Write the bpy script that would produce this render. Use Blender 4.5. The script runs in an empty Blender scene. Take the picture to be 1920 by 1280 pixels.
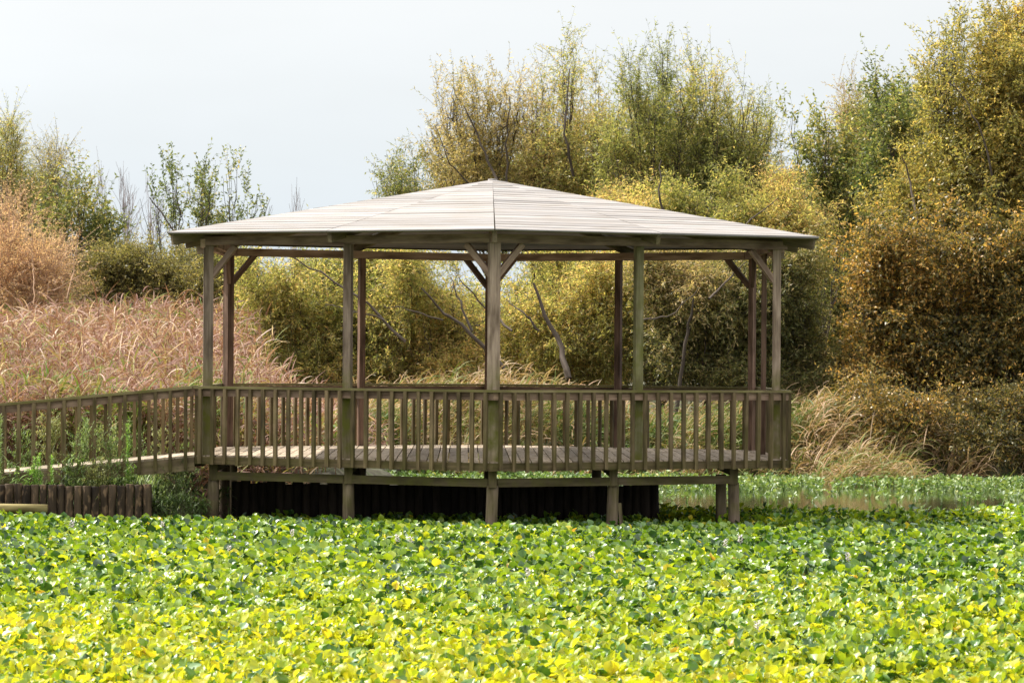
import bpy, math, random
import numpy as np
from mathutils import Vector, Matrix

S = bpy.context.scene
COL = S.collection
R = math.radians

# ------------------------------------------------------------------ camera
F = 7209.0                       # focal length in pixels of the 1920-wide photograph
CAMZ = 2.45
cam_d = bpy.data.cameras.new("camera")
cam = bpy.data.objects.new("camera", cam_d)
COL.objects.link(cam)
cam_d.sensor_width = 36.0
cam_d.lens = F / 1920 * 36
cam_d.clip_start = 0.5
cam_d.clip_end = 5000
YAW, PITCH, ROLL = 87 / F, 18 / F, 0.0073
CAMM = Matrix.Rotation(-YAW, 3, 'Z') @ Matrix.Rotation(math.pi / 2 + PITCH, 3, 'X') @ Matrix.Rotation(ROLL, 3, 'Z')
cam.matrix_world = Matrix.Translation((0, 0, CAMZ)) @ CAMM.to_4x4()
cam_d.dof.use_dof = True
cam_d.dof.focus_distance = 55.0
cam_d.dof.aperture_fstop = 8.0
S.camera = cam

# ------------------------------------------------------------------ sky, sun, exposure
SUN_EL, SUN_AZ = R(53), R(-62)     # sun stands high on the left, a little behind the pavilion
W = bpy.data.worlds.new("World")
S.world = W
W.use_nodes = True
nt = W.node_tree
nt.nodes.clear()
sky = nt.nodes.new('ShaderNodeTexSky')
sky.sky_type = 'NISHITA'
sky.sun_disc = False
sky.sun_elevation = SUN_EL
sky.sun_rotation = SUN_AZ
sky.air_density = 1.0
sky.dust_density = 4.0
sky.ozone_density = 1.5
# thin bright cloud veil over the blue
tc = nt.nodes.new('ShaderNodeTexCoord')
mp = nt.nodes.new('ShaderNodeMapping')
mp.inputs['Scale'].default_value = (1.6, 1.6, 5.0)
mp.inputs['Location'].default_value = (0.3, 0.0, 0.25)
nz = nt.nodes.new('ShaderNodeTexNoise')
nz.inputs['Scale'].default_value = 2.2
nz.inputs['Detail'].default_value = 5
nz.inputs['Roughness'].default_value = 0.5
rp = nt.nodes.new('ShaderNodeValToRGB')
rp.color_ramp.elements[0].position = 0.30
rp.color_ramp.elements[0].color = (0.72, 0.72, 0.72, 1)
rp.color_ramp.elements[1].position = 0.70
rp.color_ramp.elements[1].color = (0.98, 0.98, 0.98, 1)
mx = nt.nodes.new('ShaderNodeMixRGB')
# the veil is brighter high up, around the sun, than low over the trees
sxy = nt.nodes.new('ShaderNodeSeparateXYZ')
vr = nt.nodes.new('ShaderNodeValToRGB')
for k_, (ps, c_) in enumerate([(0.0, (.43, .49, .54)), (0.05, (.485, .52, .545)), (0.10, (.535, .545, .55)), (0.6, (1, .98, .95))]):
    if k_ > 1: vr.color_ramp.elements.new(ps)
    vr.color_ramp.elements[k_].position = ps
    vr.color_ramp.elements[k_].color = (*c_, 1)
vm = nt.nodes.new('ShaderNodeMixRGB')
vm.blend_type = 'MULTIPLY'
vm.inputs['Fac'].default_value = 1
vm.inputs['Color2'].default_value = (12.4, 12.4, 12.4, 1)
nt.links.new(tc.outputs['Generated'], sxy.inputs[0])
nt.links.new(sxy.outputs['Z'], vr.inputs['Fac'])
nt.links.new(vr.outputs['Color'], vm.inputs['Color1'])
# hazy glow of the veil round the sun
dp = nt.nodes.new('ShaderNodeVectorMath')
dp.operation = 'DOT_PRODUCT'
dp.inputs[1].default_value = (math.sin(SUN_AZ) * math.cos(SUN_EL), math.cos(SUN_AZ) * math.cos(SUN_EL), math.sin(SUN_EL))
pwr = nt.nodes.new('ShaderNodeMath')
pwr.operation = 'POWER'
pwr.inputs[1].default_value = 7
pwr.use_clamp = True
gl_ = nt.nodes.new('ShaderNodeMixRGB')
gl_.blend_type = 'ADD'
gl_.inputs['Color2'].default_value = (22, 21, 19, 1)
nt.links.new(tc.outputs['Generated'], dp.inputs[0])
nt.links.new(dp.outputs['Value'], pwr.inputs[0])
nt.links.new(pwr.outputs[0], gl_.inputs['Fac'])
nt.links.new(vm.outputs['Color'], gl_.inputs['Color1'])
nt.links.new(gl_.outputs['Color'], mx.inputs['Color2'])
bg = nt.nodes.new('ShaderNodeBackground')
bg.inputs['Strength'].default_value = 0.10
out = nt.nodes.new('ShaderNodeOutputWorld')
L = nt.links.new
L(tc.outputs['Generated'], mp.inputs['Vector'])
L(mp.outputs['Vector'], nz.inputs['Vector'])
L(nz.outputs['Fac'], rp.inputs['Fac'])
L(rp.outputs['Color'], mx.inputs['Fac'])
L(sky.outputs['Color'], mx.inputs['Color1'])
L(mx.outputs['Color'], bg.inputs['Color'])
L(bg.outputs['Background'], out.inputs['Surface'])

sun_d = bpy.data.lights.new("sun", 'SUN')
sun_d.energy = 4.6
sun_d.angle = R(0.8)
sun_d.color = (1.0, 0.95, 0.86)
sun = bpy.data.objects.new("sun", sun_d)
COL.objects.link(sun)
sdir = Vector((math.sin(SUN_AZ) * math.cos(SUN_EL), math.cos(SUN_AZ) * math.cos(SUN_EL), math.sin(SUN_EL)))
sun.rotation_euler = sdir.to_track_quat('Z', 'Y').to_euler()
sun.location = sdir * 200

S.view_settings.view_transform = 'Standard'
S.view_settings.look = 'None'
S.view_settings.exposure = 0.62
S.view_settings.gamma = 1
S.cycles.max_bounces = 8
S.cycles.transparent_max_bounces = 8

# ------------------------------------------------------------------ helpers
def pw(px, py, Y):
    """the point at depth Y seen at a photograph pixel"""
    v = CAMM @ Vector(((px - 960) / F, -(py - 640) / F, -1))
    t = Y / v.y
    return np.array((v.x * t, Y, CAMZ + v.z * t))

def tag(o, label=None, cat=None, group=None, kind=None):
    if label: o['label'] = label
    if cat: o['category'] = cat
    if group: o['group'] = group
    if kind: o['kind'] = kind
    return o

def empty(name, loc=(0, 0, 0)):
    o = bpy.data.objects.new(name, None)
    o.empty_display_size = 0.3
    o.location = loc
    COL.objects.link(o)
    return o

class Geo:
    def __init__(s):
        s.v, s.f, s.t, s.g, s.n = [], [], [], [], 0
    def add(s, v, f, t=0.5, g=None):
        v = np.asarray(v, float).reshape(-1, 3)
        f = np.asarray(f, np.int64).reshape(-1, 4)
        s.v.append(v)
        s.f.append(f + s.n)
        s.t.append(np.broadcast_to(np.asarray(t, float), (len(v),)).copy())
        s.g.append(v.copy() if g is None else np.asarray(g, float).reshape(-1, 3))
        s.n += len(v)
    def build(s, name, mat, parent=None, smooth=False):
        me = bpy.data.meshes.new(name)
        V = np.concatenate(s.v) if s.v else np.zeros((0, 3))
        Fq = np.concatenate(s.f) if s.f else np.zeros((0, 4), int)
        me.vertices.add(len(V))
        me.vertices.foreach_set('co', V.astype(np.float32).ravel())
        me.loops.add(Fq.size)
        me.loops.foreach_set('vertex_index', Fq.astype(np.int32).ravel())
        me.polygons.add(len(Fq))
        me.polygons.foreach_set('loop_start', np.arange(0, Fq.size, 4, dtype=np.int32))
        a = me.attributes.new('tint', 'FLOAT', 'POINT')
        a.data.foreach_set('value', np.concatenate(s.t).astype(np.float32))
        b = me.attributes.new('grain', 'FLOAT_VECTOR', 'POINT')
        b.data.foreach_set('vector', np.concatenate(s.g).astype(np.float32).ravel())
        if smooth:
            me.polygons.foreach_set('use_smooth', np.ones(len(Fq), bool))
        me.update(calc_edges=True)
        me.materials.append(mat)
        o = bpy.data.objects.new(name, me)
        COL.objects.link(o)
        if parent:
            o.parent = parent
            o.matrix_parent_inverse = Matrix.Translation(-parent_loc(parent))
        return o

def parent_loc(o):
    # parts that are meshes keep their points in world space, only Empties are placed
    return o.location.copy() if o.type == 'EMPTY' else Vector((0, 0, 0))

BOXF = [[0, 1, 2, 3], [7, 6, 5, 4], [0, 4, 5, 1], [1, 5, 6, 2], [2, 6, 7, 3], [3, 7, 4, 0]]
WR = random.Random(5)

def beam(g, p0, p1, w, h, up=(0, 0, 1), tint=None, twist=0.0):
    """box bar from p0 to p1: w across, h along 'up'"""
    p0, p1 = Vector(p0), Vector(p1)
    d = (p1 - p0)
    ln = d.length
    d.normalize()
    up = Vector(up)
    side = d.cross(up).normalized()
    up = side.cross(d).normalized()
    off = WR.random() * 40
    V, G = [], []
    for (p, a) in ((p0, 0), (p1, ln)):
        for (i, j) in ((-1, -1), (1, -1), (1, 1), (-1, 1)):
            V.append(p + side * (w / 2 * i) + up * (h / 2 * j))
            G.append((off + a, off + w / 2 * i, off * 1.7 + h / 2 * j))
    t = WR.random() if tint is None else tint
    # every face gets its own corners, so that the grain and shading stay flat
    for q in BOXF:
        g.add([V[k] for k in q], [[0, 1, 2, 3]], t, [G[k] for k in q])

def tubes(g, P, Rr, k=4, tint=0.5):
    """P (N,n,3) polylines, Rr (N,n) radii"""
    P = np.asarray(P, float)
    N, n, _ = P.shape
    Rr = np.broadcast_to(np.asarray(Rr, float), (N, n))
    T = np.gradient(P, axis=1)
    T /= np.linalg.norm(T, axis=2, keepdims=True) + 1e-9
    ref = np.zeros_like(T)
    ref[..., 0] = 0.93
    ref[..., 1] = 0.37
    A = np.cross(T, ref)
    A /= np.linalg.norm(A, axis=2, keepdims=True) + 1e-9
    B = np.cross(T, A)
    ang = np.arange(k) * 2 * math.pi / k
    ring = P[:, :, None, :] + Rr[:, :, None, None] * (np.cos(ang)[None, None, :, None] * A[:, :, None, :] + np.sin(ang)[None, None, :, None] * B[:, :, None, :])
    V = ring.reshape(-1, 3)
    base = (np.arange(N) * n * k)[:, None, None]
    i = np.arange(n - 1)[None, :, None] * k
    j = np.arange(k)[None, None, :]
    j2 = (j + 1) % k
    Fq = np.stack([base + i + j, base + i + j2, base + i + k + j2, base + i + k + j], -1).reshape(-1, 4)
    t = np.broadcast_to(np.asarray(tint, float).reshape(-1, 1), (N, n * k)).ravel() if np.ndim(tint) else tint
    ln = np.concatenate([np.zeros((N, 1)), np.cumsum(np.linalg.norm(np.diff(P, axis=1), axis=2), axis=1)], 1)
    G = np.zeros((N, n, k, 3))
    o_ = WR.random() * 50
    G[..., 0] = ln[:, :, None] + (np.arange(N) * 3.7 + o_)[:, None, None]
    G[..., 1] = np.cos(ang) * Rr[:, :, None] + (np.arange(N) * 1.3 + o_ * .7)[:, None, None]
    G[..., 2] = np.sin(ang) * Rr[:, :, None]
    g.add(V, Fq, t, G)

def strips(g, P0, az, el, droop, Ln, Wd, nseg=4, tint=0.5, prof=None, roll=None):
    """curved tapering blades"""
    P0 = np.asarray(P0, float)
    N = len(P0)
    az, el, droop, Ln, Wd = [np.broadcast_to(np.asarray(x, float), (N,)) for x in (az, el, droop, Ln, Wd)]
    tt = np.linspace(0, 1, nseg + 1)
    e = el[:, None] - droop[:, None] * tt[None, :]
    em = (e[:, 1:] + e[:, :-1]) / 2
    st = Ln[:, None] / nseg
    r = np.concatenate([np.zeros((N, 1)), np.cumsum(np.cos(em) * st, 1)], 1)
    z = np.concatenate([np.zeros((N, 1)), np.cumsum(np.sin(em) * st, 1)], 1)
    C = np.stack([P0[:, 0:1] + r * np.cos(az)[:, None], P0[:, 1:2] + r * np.sin(az)[:, None], P0[:, 2:3] + z], -1)
    sd = np.stack([-np.sin(az), np.cos(az), np.zeros(N)], -1)[:, None, :] * np.ones((1, nseg + 1, 1))
    if roll is not None:
        nrm = np.stack([-np.sin(e) * np.cos(az)[:, None], -np.sin(e) * np.sin(az)[:, None], np.cos(e)], -1)
        rl = np.asarray(roll)[:, None, None]
        sd = sd * np.cos(rl) + nrm * np.sin(rl)
    if prof is None:
        prof = np.interp(tt, [0, .25, .7, 1], [.55, 1, .7, .04])
    hw = Wd[:, None] / 2 * prof[None, :]
    V = np.stack([C - sd * hw[..., None], C + sd * hw[..., None]], 2).reshape(-1, 3)
    base = (np.arange(N) * (nseg + 1) * 2)[:, None]
    i = (np.arange(nseg) * 2)[None, :]
    Fq = np.stack([base + i, base + i + 1, base + i + 3, base + i + 2], -1).reshape(-1, 4)
    t = np.repeat(np.broadcast_to(np.asarray(tint, float), (N,)), (nseg + 1) * 2)
    g.add(V, Fq, t)
    return C

def wob(p, s, seed):
    """smooth pseudo-noise in about [-1,1]"""
    r = np.random.default_rng(seed)
    out = 0
    for k in range(5):
        w = r.normal(size=3) * s * (0.6 + 0.35 * k)
        out = out + np.sin(p @ w + r.uniform(0, 6.28)) / (1 + .25 * k)
    return out / 2.4

# ------------------------------------------------------------------ materials
def new_mat(name):
    m = bpy.data.materials.new(name)
    m.use_nodes = True
    n = m.node_tree
    n.nodes.clear()
    o = n.nodes.new('ShaderNodeOutputMaterial')
    return m, n, o

def ramp_node(n, cols):
    r = n.nodes.new('ShaderNodeValToRGB')
    e = r.color_ramp.elements
    while len(e) < len(cols): e.new(0.5)
    for k, c in enumerate(cols):
        pos, col = c if isinstance(c[1], tuple) else (k / max(1, len(cols) - 1), c)
        e[k].position = pos
        e[k].color = (*col, 1)
    return r

def leaf_mat(name, cols, trans=0.4, rough=0.5, spec=0.5, tboost=1.3, coat=0):
    m, n, o = new_mat(name)
    a = n.nodes.new('ShaderNodeAttribute')
    a.attribute_name = 'tint'
    r = ramp_node(n, cols)
    n.links.new(a.outputs['Fac'], r.inputs['Fac'])
    p = n.nodes.new('ShaderNodeBsdfPrincipled')
    p.inputs['Roughness'].default_value = rough
    p.inputs['Specular IOR Level'].default_value = spec
    p.inputs['Coat Weight'].default_value = coat
    p.inputs['Coat Roughness'].default_value = .28
    n.links.new(r.outputs['Color'], p.inputs['Base Color'])
    t = n.nodes.new('ShaderNodeBsdfTranslucent')
    mu = n.nodes.new('ShaderNodeMixRGB')
    mu.blend_type = 'MULTIPLY'
    mu.inputs['Fac'].default_value = 1
    mu.inputs['Color2'].default_value = (tboost, tboost * .97, tboost * .6, 1)
    n.links.new(r.outputs['Color'], mu.inputs['Color1'])
    n.links.new(mu.outputs['Color'], t.inputs['Color'])
    x = n.nodes.new('ShaderNodeMixShader')
    if isinstance(trans, tuple):
        mr = n.nodes.new('ShaderNodeMapRange')
        mr.inputs['From Min'].default_value = .15
        mr.inputs['From Max'].default_value = .75
        mr.inputs['To Min'].default_value = trans[0]
        mr.inputs['To Max'].default_value = trans[1]
        n.links.new(a.outputs['Fac'], mr.inputs['Value'])
        n.links.new(mr.outputs['Result'], x.inputs['Fac'])
    else:
        x.inputs['Fac'].default_value = trans
    n.links.new(p.outputs[0], x.inputs[1])
    n.links.new(t.outputs[0], x.inputs[2])
    n.links.new(x.outputs[0], o.inputs['Surface'])
    return m

def wood_mat(name, dark, light, moss=None, moss_col=(0.12, 0.125, 0.016), rough=0.8, grain=26.0, knots=0.0, stain=0.5, vary=(0.68, 1.28), patch=None):
    """weathered timber; moss = list of (z_low, z_full_low, z_full_high, z_high, amount)"""
    m, n, o = new_mat(name)
    lk = n.links.new
    g = n.nodes.new('ShaderNodeAttribute')
    g.attribute_name = 'grain'
    t = n.nodes.new('ShaderNodeAttribute')
    t.attribute_name = 'tint'
    mp = n.nodes.new('ShaderNodeMapping')
    mp.inputs['Scale'].default_value = (1.3, grain, grain)
    lk(g.outputs['Vector'], mp.inputs['Vector'])
    nz = n.nodes.new('ShaderNodeTexNoise')
    nz.inputs['Scale'].default_value = 1.0
    nz.inputs['Detail'].default_value = 6
    nz.inputs['Roughness'].default_value = 0.65
    lk(mp.outputs['Vector'], nz.inputs['Vector'])
    r = ramp_node(n, [(0.28, dark), (0.72, light)])
    lk(nz.outputs['Fac'], r.inputs['Fac'])
    # board to board difference
    mr = n.nodes.new('ShaderNodeMapRange')
    mr.inputs['To Min'].default_value = vary[0]
    mr.inputs['To Max'].default_value = vary[1]
    lk(t.outputs['Fac'], mr.inputs['Value'])
    mu = n.nodes.new('ShaderNodeMixRGB')
    mu.blend_type = 'MULTIPLY'
    mu.inputs['Fac'].default_value = 1
    lk(r.outputs['Color'], mu.inputs['Color1'])
    lk(mr.outputs['Result'], mu.inputs['Color2'])
    # blotchy weather stains
    mp2 = n.nodes.new('ShaderNodeMapping')
    mp2.inputs['Scale'].default_value = (1.4, 6, 6)
    lk(g.outputs['Vector'], mp2.inputs['Vector'])
    n2 = n.nodes.new('ShaderNodeTexNoise')
    n2.inputs['Scale'].default_value = 1.3
    n2.inputs['Detail'].default_value = 4
    lk(mp2.outputs['Vector'], n2.inputs['Vector'])
    r2 = ramp_node(n, [(0.36, (stain, stain * .95, stain * .88)), (0.56, (1, 1, 1))])
    lk(n2.outputs['Fac'], r2.inputs['Fac'])
    mu2 = n.nodes.new('ShaderNodeMixRGB')
    mu2.blend_type = 'MULTIPLY'
    mu2.inputs['Fac'].default_value = 1
    lk(mu.outputs['Color'], mu2.inputs['Color1'])
    lk(r2.outputs['Color'], mu2.inputs['Color2'])
    col = mu2.outputs['Color']
    if patch:   # places where the bark has peeled off
        mp4 = n.nodes.new('ShaderNodeMapping')
        mp4.inputs['Scale'].default_value = (7, 16, 16)
        mp4.inputs['Location'].default_value = (5, 3, 9)
        lk(g.outputs['Vector'], mp4.inputs['Vector'])
        n4 = n.nodes.new('ShaderNodeTexNoise')
        n4.inputs['Scale'].default_value = 1.0
        n4.inputs['Detail'].default_value = 5
        lk(mp4.outputs['Vector'], n4.inputs['Vector'])
        r4 = ramp_node(n, [(0.54, (0, 0, 0)), (0.66, (1, 1, 1))])
        lk(n4.outputs['Fac'], r4.inputs['Fac'])
        m4 = n.nodes.new('ShaderNodeMixRGB')
        m4.inputs['Color2'].default_value = (*patch, 1)
        lk(r4.outputs['Color'], m4.inputs['Fac'])
        lk(col, m4.inputs['Color1'])
        col = m4.outputs['Color']
    if knots:
        vo = n.nodes.new('ShaderNodeTexVoronoi')
        mp3 = n.nodes.new('ShaderNodeMapping')
        mp3.inputs['Scale'].default_value = (1.6, 5.0, 5.0)
        lk(g.outputs['Vector'], mp3.inputs['Vector'])
        lk(mp3.outputs['Vector'], vo.inputs['Vector'])
        r3 = ramp_node(n, [(0.05, (1, 1, 1)), (0.11, (0, 0, 0))])
        lk(vo.outputs['Distance'], r3.inputs['Fac'])
        mk = n.nodes.new('ShaderNodeMixRGB')
        mk.inputs['Color2'].default_value = (*[c * .45 for c in dark], 1)
        ml = n.nodes.new('ShaderNodeMath')
        ml.operation = 'MULTIPLY'
        ml.inputs[1].default_value = knots
        lk(r3.outputs['Color'], ml.inputs[0])
        lk(ml.outputs[0], mk.inputs['Fac'])
        lk(col, mk.inputs['Color1'])
        col = mk.outputs['Color']
    if moss:
        geo = n.nodes.new('ShaderNodeNewGeometry')
        sx = n.nodes.new('ShaderNodeSeparateXYZ')
        lk(geo.outputs['Position'], sx.inputs[0])
        nm = n.nodes.new('ShaderNodeTexNoise')
        nm.inputs['Scale'].default_value = 5.5
        nm.inputs['Detail'].default_value = 5
        lk(geo.outputs['Position'], nm.inputs['Vector'])
        tot = None
        for (z0, z1, z2, z3, am) in moss:
            fc = n.nodes.new('ShaderNodeFloatCurve')
            cv = fc.mapping.curves[0]
            zs = [z0, z1, z2, z3]
            mrz = n.nodes.new('ShaderNodeMapRange')
            mrz.inputs['From Min'].default_value = z0
            mrz.inputs['From Max'].default_value = z3
            lk(sx.outputs['Z'], mrz.inputs['Value'])
            cv.points[0].location = (0, 0)
            cv.points[1].location = (1, 0)
            cv.points.new((z1 - z0) / (z3 - z0), 1)
            cv.points.new((z2 - z0) / (z3 - z0), 1)
            for p_ in cv.points: p_.handle_type = 'VECTOR'
            fc.mapping.update()
            lk(mrz.outputs['Result'], fc.inputs['Value'])
            mm = n.nodes.new('ShaderNodeMath')
            mm.operation = 'MULTIPLY'
            mm.inputs[1].default_value = am
            lk(fc.outputs['Value'], mm.inputs[0])
            if tot is None: tot = mm.outputs[0]
            else:
                ad = n.nodes.new('ShaderNodeMath')
                ad.operation = 'MAXIMUM'
                lk(tot, ad.inputs[0]); lk(mm.outputs[0], ad.inputs[1])
                tot = ad.outputs[0]
        rn = ramp_node(n, [(0.36, (0.25, 0.25, 0.25)), (0.62, (1, 1, 1))])
        lk(nm.outputs['Fac'], rn.inputs['Fac'])
        mf = n.nodes.new('ShaderNodeMath')
        mf.operation = 'MULTIPLY'
        lk(rn.outputs['Color'], mf.inputs[0])
        lk(tot, mf.inputs[1])
        mk = n.nodes.new('ShaderNodeMixRGB')
        mk.inputs['Color2'].default_value = (*moss_col, 1)
        lk(mf.outputs[0], mk.inputs['Fac'])
        lk(col, mk.inputs['Color1'])
        col = mk.outputs['Color']
    p = n.nodes.new('ShaderNodeBsdfPrincipled')
    p.inputs['Roughness'].default_value = rough
    p.inputs['Specular IOR Level'].default_value = 0.25
    lk(col, p.inputs['Base Color'])
    bp = n.nodes.new('ShaderNodeBump')
    bp.inputs['Strength'].default_value = 0.5
    bp.inputs['Distance'].default_value = 0.004
    lk(nz.outputs['Fac'], bp.inputs['Height'])
    lk(bp.outputs['Normal'], p.inputs['Normal'])
    lk(p.outputs[0], o.inputs['Surface'])
    return m

M_POST = wood_mat('post_wood', (0.15, 0.105, 0.077), (0.45, 0.345, 0.27), moss=[(0.5, 0.8, 1.85, 2.35, 0.9)])
M_MOSSPOST = wood_mat('mossy_post_wood', (0.17, 0.15, 0.085), (0.36, 0.32, 0.20), moss=[(0.5, 0.8, 2.0, 5.0, 0.85)])
M_REDPOST = wood_mat('reddish_post_wood', (0.075, 0.045, 0.031), (0.27, 0.17, 0.12))
M_BEAM = wood_mat('beam_wood', (0.235, 0.155, 0.115), (0.46, 0.33, 0.255))
M_TRIM = wood_mat('mossy_trim_wood', (0.055, 0.052, 0.022), (0.13, 0.12, 0.05))
M_RAFT = wood_mat('rafter_wood', (0.115, 0.085, 0.055), (0.25, 0.185, 0.13), moss=[(3.8, 3.9, 4.25, 4.5, 0.3)], moss_col=(0.13, 0.14, 0.02))
M_ROOF = wood_mat('roof_board_wood', (0.225, 0.21, 0.205), (0.30, 0.284, 0.278), knots=0.7, stain=0.92, grain=20, rough=0.65, vary=(0.78, 1.10))
M_RAIL = wood_mat('rail_wood', (0.065, 0.042, 0.023), (0.265, 0.190, 0.110), moss=[(0.3, 0.6, 1.3, 2.2, 0.5)], moss_col=(0.085, 0.08, 0.015), stain=.38)
M_CAP = wood_mat('rail_cap_wood', (0.12, 0.092, 0.048), (0.34, 0.27, 0.155), moss=[(1.0, 1.5, 1.9, 2.2, 0.5)])
M_SUB = wood_mat('subrail_wood', (0.12, 0.075, 0.052), (0.33, 0.225, 0.165))
M_DECK = wood_mat('deck_wood', (0.29, 0.23, 0.165), (0.52, 0.43, 0.33), stain=0.7)
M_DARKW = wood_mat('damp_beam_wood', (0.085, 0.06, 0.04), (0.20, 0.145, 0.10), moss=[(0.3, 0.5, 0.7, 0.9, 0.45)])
M_PILE = wood_mat('pile_wood', (0.10, 0.068, 0.048), (0.27, 0.20, 0.15), moss=[(0.0, 0.2, 0.5, 0.8, 0.35)], stain=0.4)
M_LOG = wood_mat('palisade_wood', (0.030, 0.020, 0.013), (0.115, 0.078, 0.048), stain=0.35, grain=14, vary=(.45, 1.5), patch=(0.17, 0.11, 0.065))
M_LOGD = wood_mat('wet_shaded_palisade_wood', (0.014, 0.010, 0.008), (0.05, 0.036, 0.027), stain=0.4, grain=14, vary=(.5, 1.4))  # darker copy of the log wood: deck's shade put into the wet logs' colour
M_LOGL = wood_mat('pale_log_wood', (0.20, 0.16, 0.06), (0.40, 0.33, 0.15), stain=0.5)

def bark_mat(name, c0, c1):
    return wood_mat(name, c0, c1, grain=10, rough=0.9, stain=0.6)
BARK = bark_mat('tree_bark', (0.05, 0.04, 0.032), (0.14, 0.112, 0.09))
BARK_P = bark_mat('pale_twig_bark', (0.28, 0.235, 0.235), (0.42, 0.36, 0.36))
BARK_S = bark_mat('salmon_twig_bark', (0.40, 0.25, 0.16), (0.62, 0.43, 0.29))

# ------------------------------------------------------------------ ground and water
WZ = -0.12           # water level
def smooth(a, b, x):
    t = np.clip((x - a) / (b - a), 0, 1)
    return t * t * (3 - 2 * t)

def ground_h(X, Y):
    wv = 0.35 * np.sin(X * 1.3 + 1) + 0.25 * np.sin(X * 3.1)
    left = smooth(-3.9, -5.0, X + 0.15 * np.sin(Y * 1.7)) * smooth(55.05, 55.6, Y)
    leftback = smooth(-0.8, -2.0, X + 0.4 * np.sin(Y * 0.7)) * smooth(61.0, 63.5, Y)
    far = smooth(77.0, 79.0, Y + wv)
    near = smooth(14, 8, Y)
    m = np.maximum(np.maximum(left, leftback), np.maximum(far, near))
    return -0.9 + m * (1.28 + 0.05 * np.sin(X * 2.3) * np.sin(Y * 1.9)) + 0.9 * smooth(82, 100, Y) * m

xs = np.concatenate([[-1500, -600, -250, -120, -70], np.arange(-45, 45.1, .45), [70, 120, 250, 600, 1500]])
ys = np.concatenate([[-300, -80, -20, 0, 6, 8, 10, 12, 14, 18, 24, 34, 44, 50], np.arange(53, 104, .45), [115, 140, 180, 250, 400, 700, 1200, 2500]])
XX, YY = np.meshgrid(xs, ys)
ZZ = ground_h(XX, YY)
g = Geo()
ni, nj = XX.shape
ii, jj = np.meshgrid(np.arange(ni - 1), np.arange(nj - 1), indexing='ij')
q = np.stack([ii * nj + jj, ii * nj + jj + 1, (ii + 1) * nj + jj + 1, (ii + 1) * nj + jj], -1).reshape(-1, 4)
g.add(np.stack([XX, YY, ZZ], -1), q)
mg, n, o = new_mat('soil')
tcn = n.nodes.new('ShaderNodeTexCoord')
nz = n.nodes.new('ShaderNodeTexNoise')
nz.inputs['Scale'].default_value = 1.8
nz.inputs['Detail'].default_value = 8
n.links.new(tcn.outputs['Object'], nz.inputs['Vector'])
r = ramp_node(n, [(0.35, (0.035, 0.028, 0.016)), (0.5, (0.06, 0.055, 0.028)), (0.66, (0.055, 0.075, 0.024))])
n.links.new(nz.outputs['Fac'], r.inputs['Fac'])
p = n.nodes.new('ShaderNodeBsdfPrincipled')
p.inputs['Roughness'].default_value = 0.95
n.links.new(r.outputs['Color'], p.inputs['Base Color'])
n.links.new(p.outputs[0], o.inputs['Surface'])
tag(g.build('ground', mg, smooth=True), 'earth banks round the pond under the reeds and trees', kind='structure')

mw, n, o = new_mat('pond_water')
p = n.nodes.new('ShaderNodeBsdfPrincipled')
p.inputs['Base Color'].default_value = (0.012, 0.014, 0.008, 1)
p.inputs['Roughness'].default_value = 0.06
p.inputs['IOR'].default_value = 1.33
tcn = n.nodes.new('ShaderNodeTexCoord')
mpn = n.nodes.new('ShaderNodeMapping')
mpn.inputs['Scale'].default_value = (1.2, 2.2, 1)
nz = n.nodes.new('ShaderNodeTexNoise')
nz.inputs['Scale'].default_value = 2.0
nz.inputs['Detail'].default_value = 3
bp = n.nodes.new('ShaderNodeBump')
bp.inputs['Strength'].default_value = 0.12
bp.inputs['Distance'].default_value = 0.02
n.links.new(tcn.outputs['Object'], mpn.inputs['Vector'])
n.links.new(mpn.outputs['Vector'], nz.inputs['Vector'])
n.links.new(nz.outputs['Fac'], bp.inputs['Height'])
n.links.new(bp.outputs['Normal'], p.inputs['Normal'])
n.links.new(p.outputs[0], o.inputs['Surface'])
g = Geo()
g.add([(-70, 5, WZ), (70, 5, WZ), (70, 90, WZ), (-70, 90, WZ)], [[0, 1, 2, 3]])
tag(g.build('water', mw), 'dark still pond water between the floating plants', kind='structure')

# ------------------------------------------------------------------ pavilion
GX, GY = 0.39, 58.15
RP = 4.76            # post ring
DZ = 0.914           # deck top
RT = 1.911           # rail top
def hexv(k, r, z=0.0):
    a = math.pi / 3 * k
    return Vector((GX + r * math.sin(a), GY - r * math.cos(a), z))

gaz = empty('pavilion', (GX, GY, 0))
tag(gaz, 'weathered wooden hexagonal pavilion with pale board roof, standing on piles over the pond', 'pavilion')

# posts
PT = 3.95
def post(p, w, rot, mat, top=PT, lab=None, d=None):
    g = Geo()
    u = (math.sin(rot), math.cos(rot), 0)
    zs = [0.79, DZ + 0.02, RT - 0.2, RT + 0.5, top]
    beam(g, (p.x, p.y, 0.80), (p.x, p.y, top), w, d or w, up=u)
    o = g.build('post', mat, gaz)
    if lab: o['label'] = lab
    return o
post(hexv(0, RP), 0.178, 0, M_POST, lab='thick front corner post, grey above and mossy green at its foot')
post(hexv(1, RP), 0.118, 0.05, M_POST)
post(hexv(2, RP), 0.088, R(40), M_REDPOST)
post(hexv(3, RP), 0.15, 0, M_REDPOST)
post(hexv(4, RP), 0.122, R(-42), M_REDPOST, lab='reddish brown corner post')
post(hexv(5, RP), 0.142, -0.1, M_POST)
def mid(k, r, z=0): return (hexv(k, r, z) + hexv(k + 1, r, z)) / 2
post(mid(0, RP), 0.112, R(-20), M_MOSSPOST, lab='thin post stained green all the way up')
post(mid(1, RP), 0.078, 0.1, M_REDPOST)
post(mid(2, RP), 0.098, R(24), M_REDPOST)
post(mid(3, RP), 0.098, R(-24), M_REDPOST)
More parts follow.
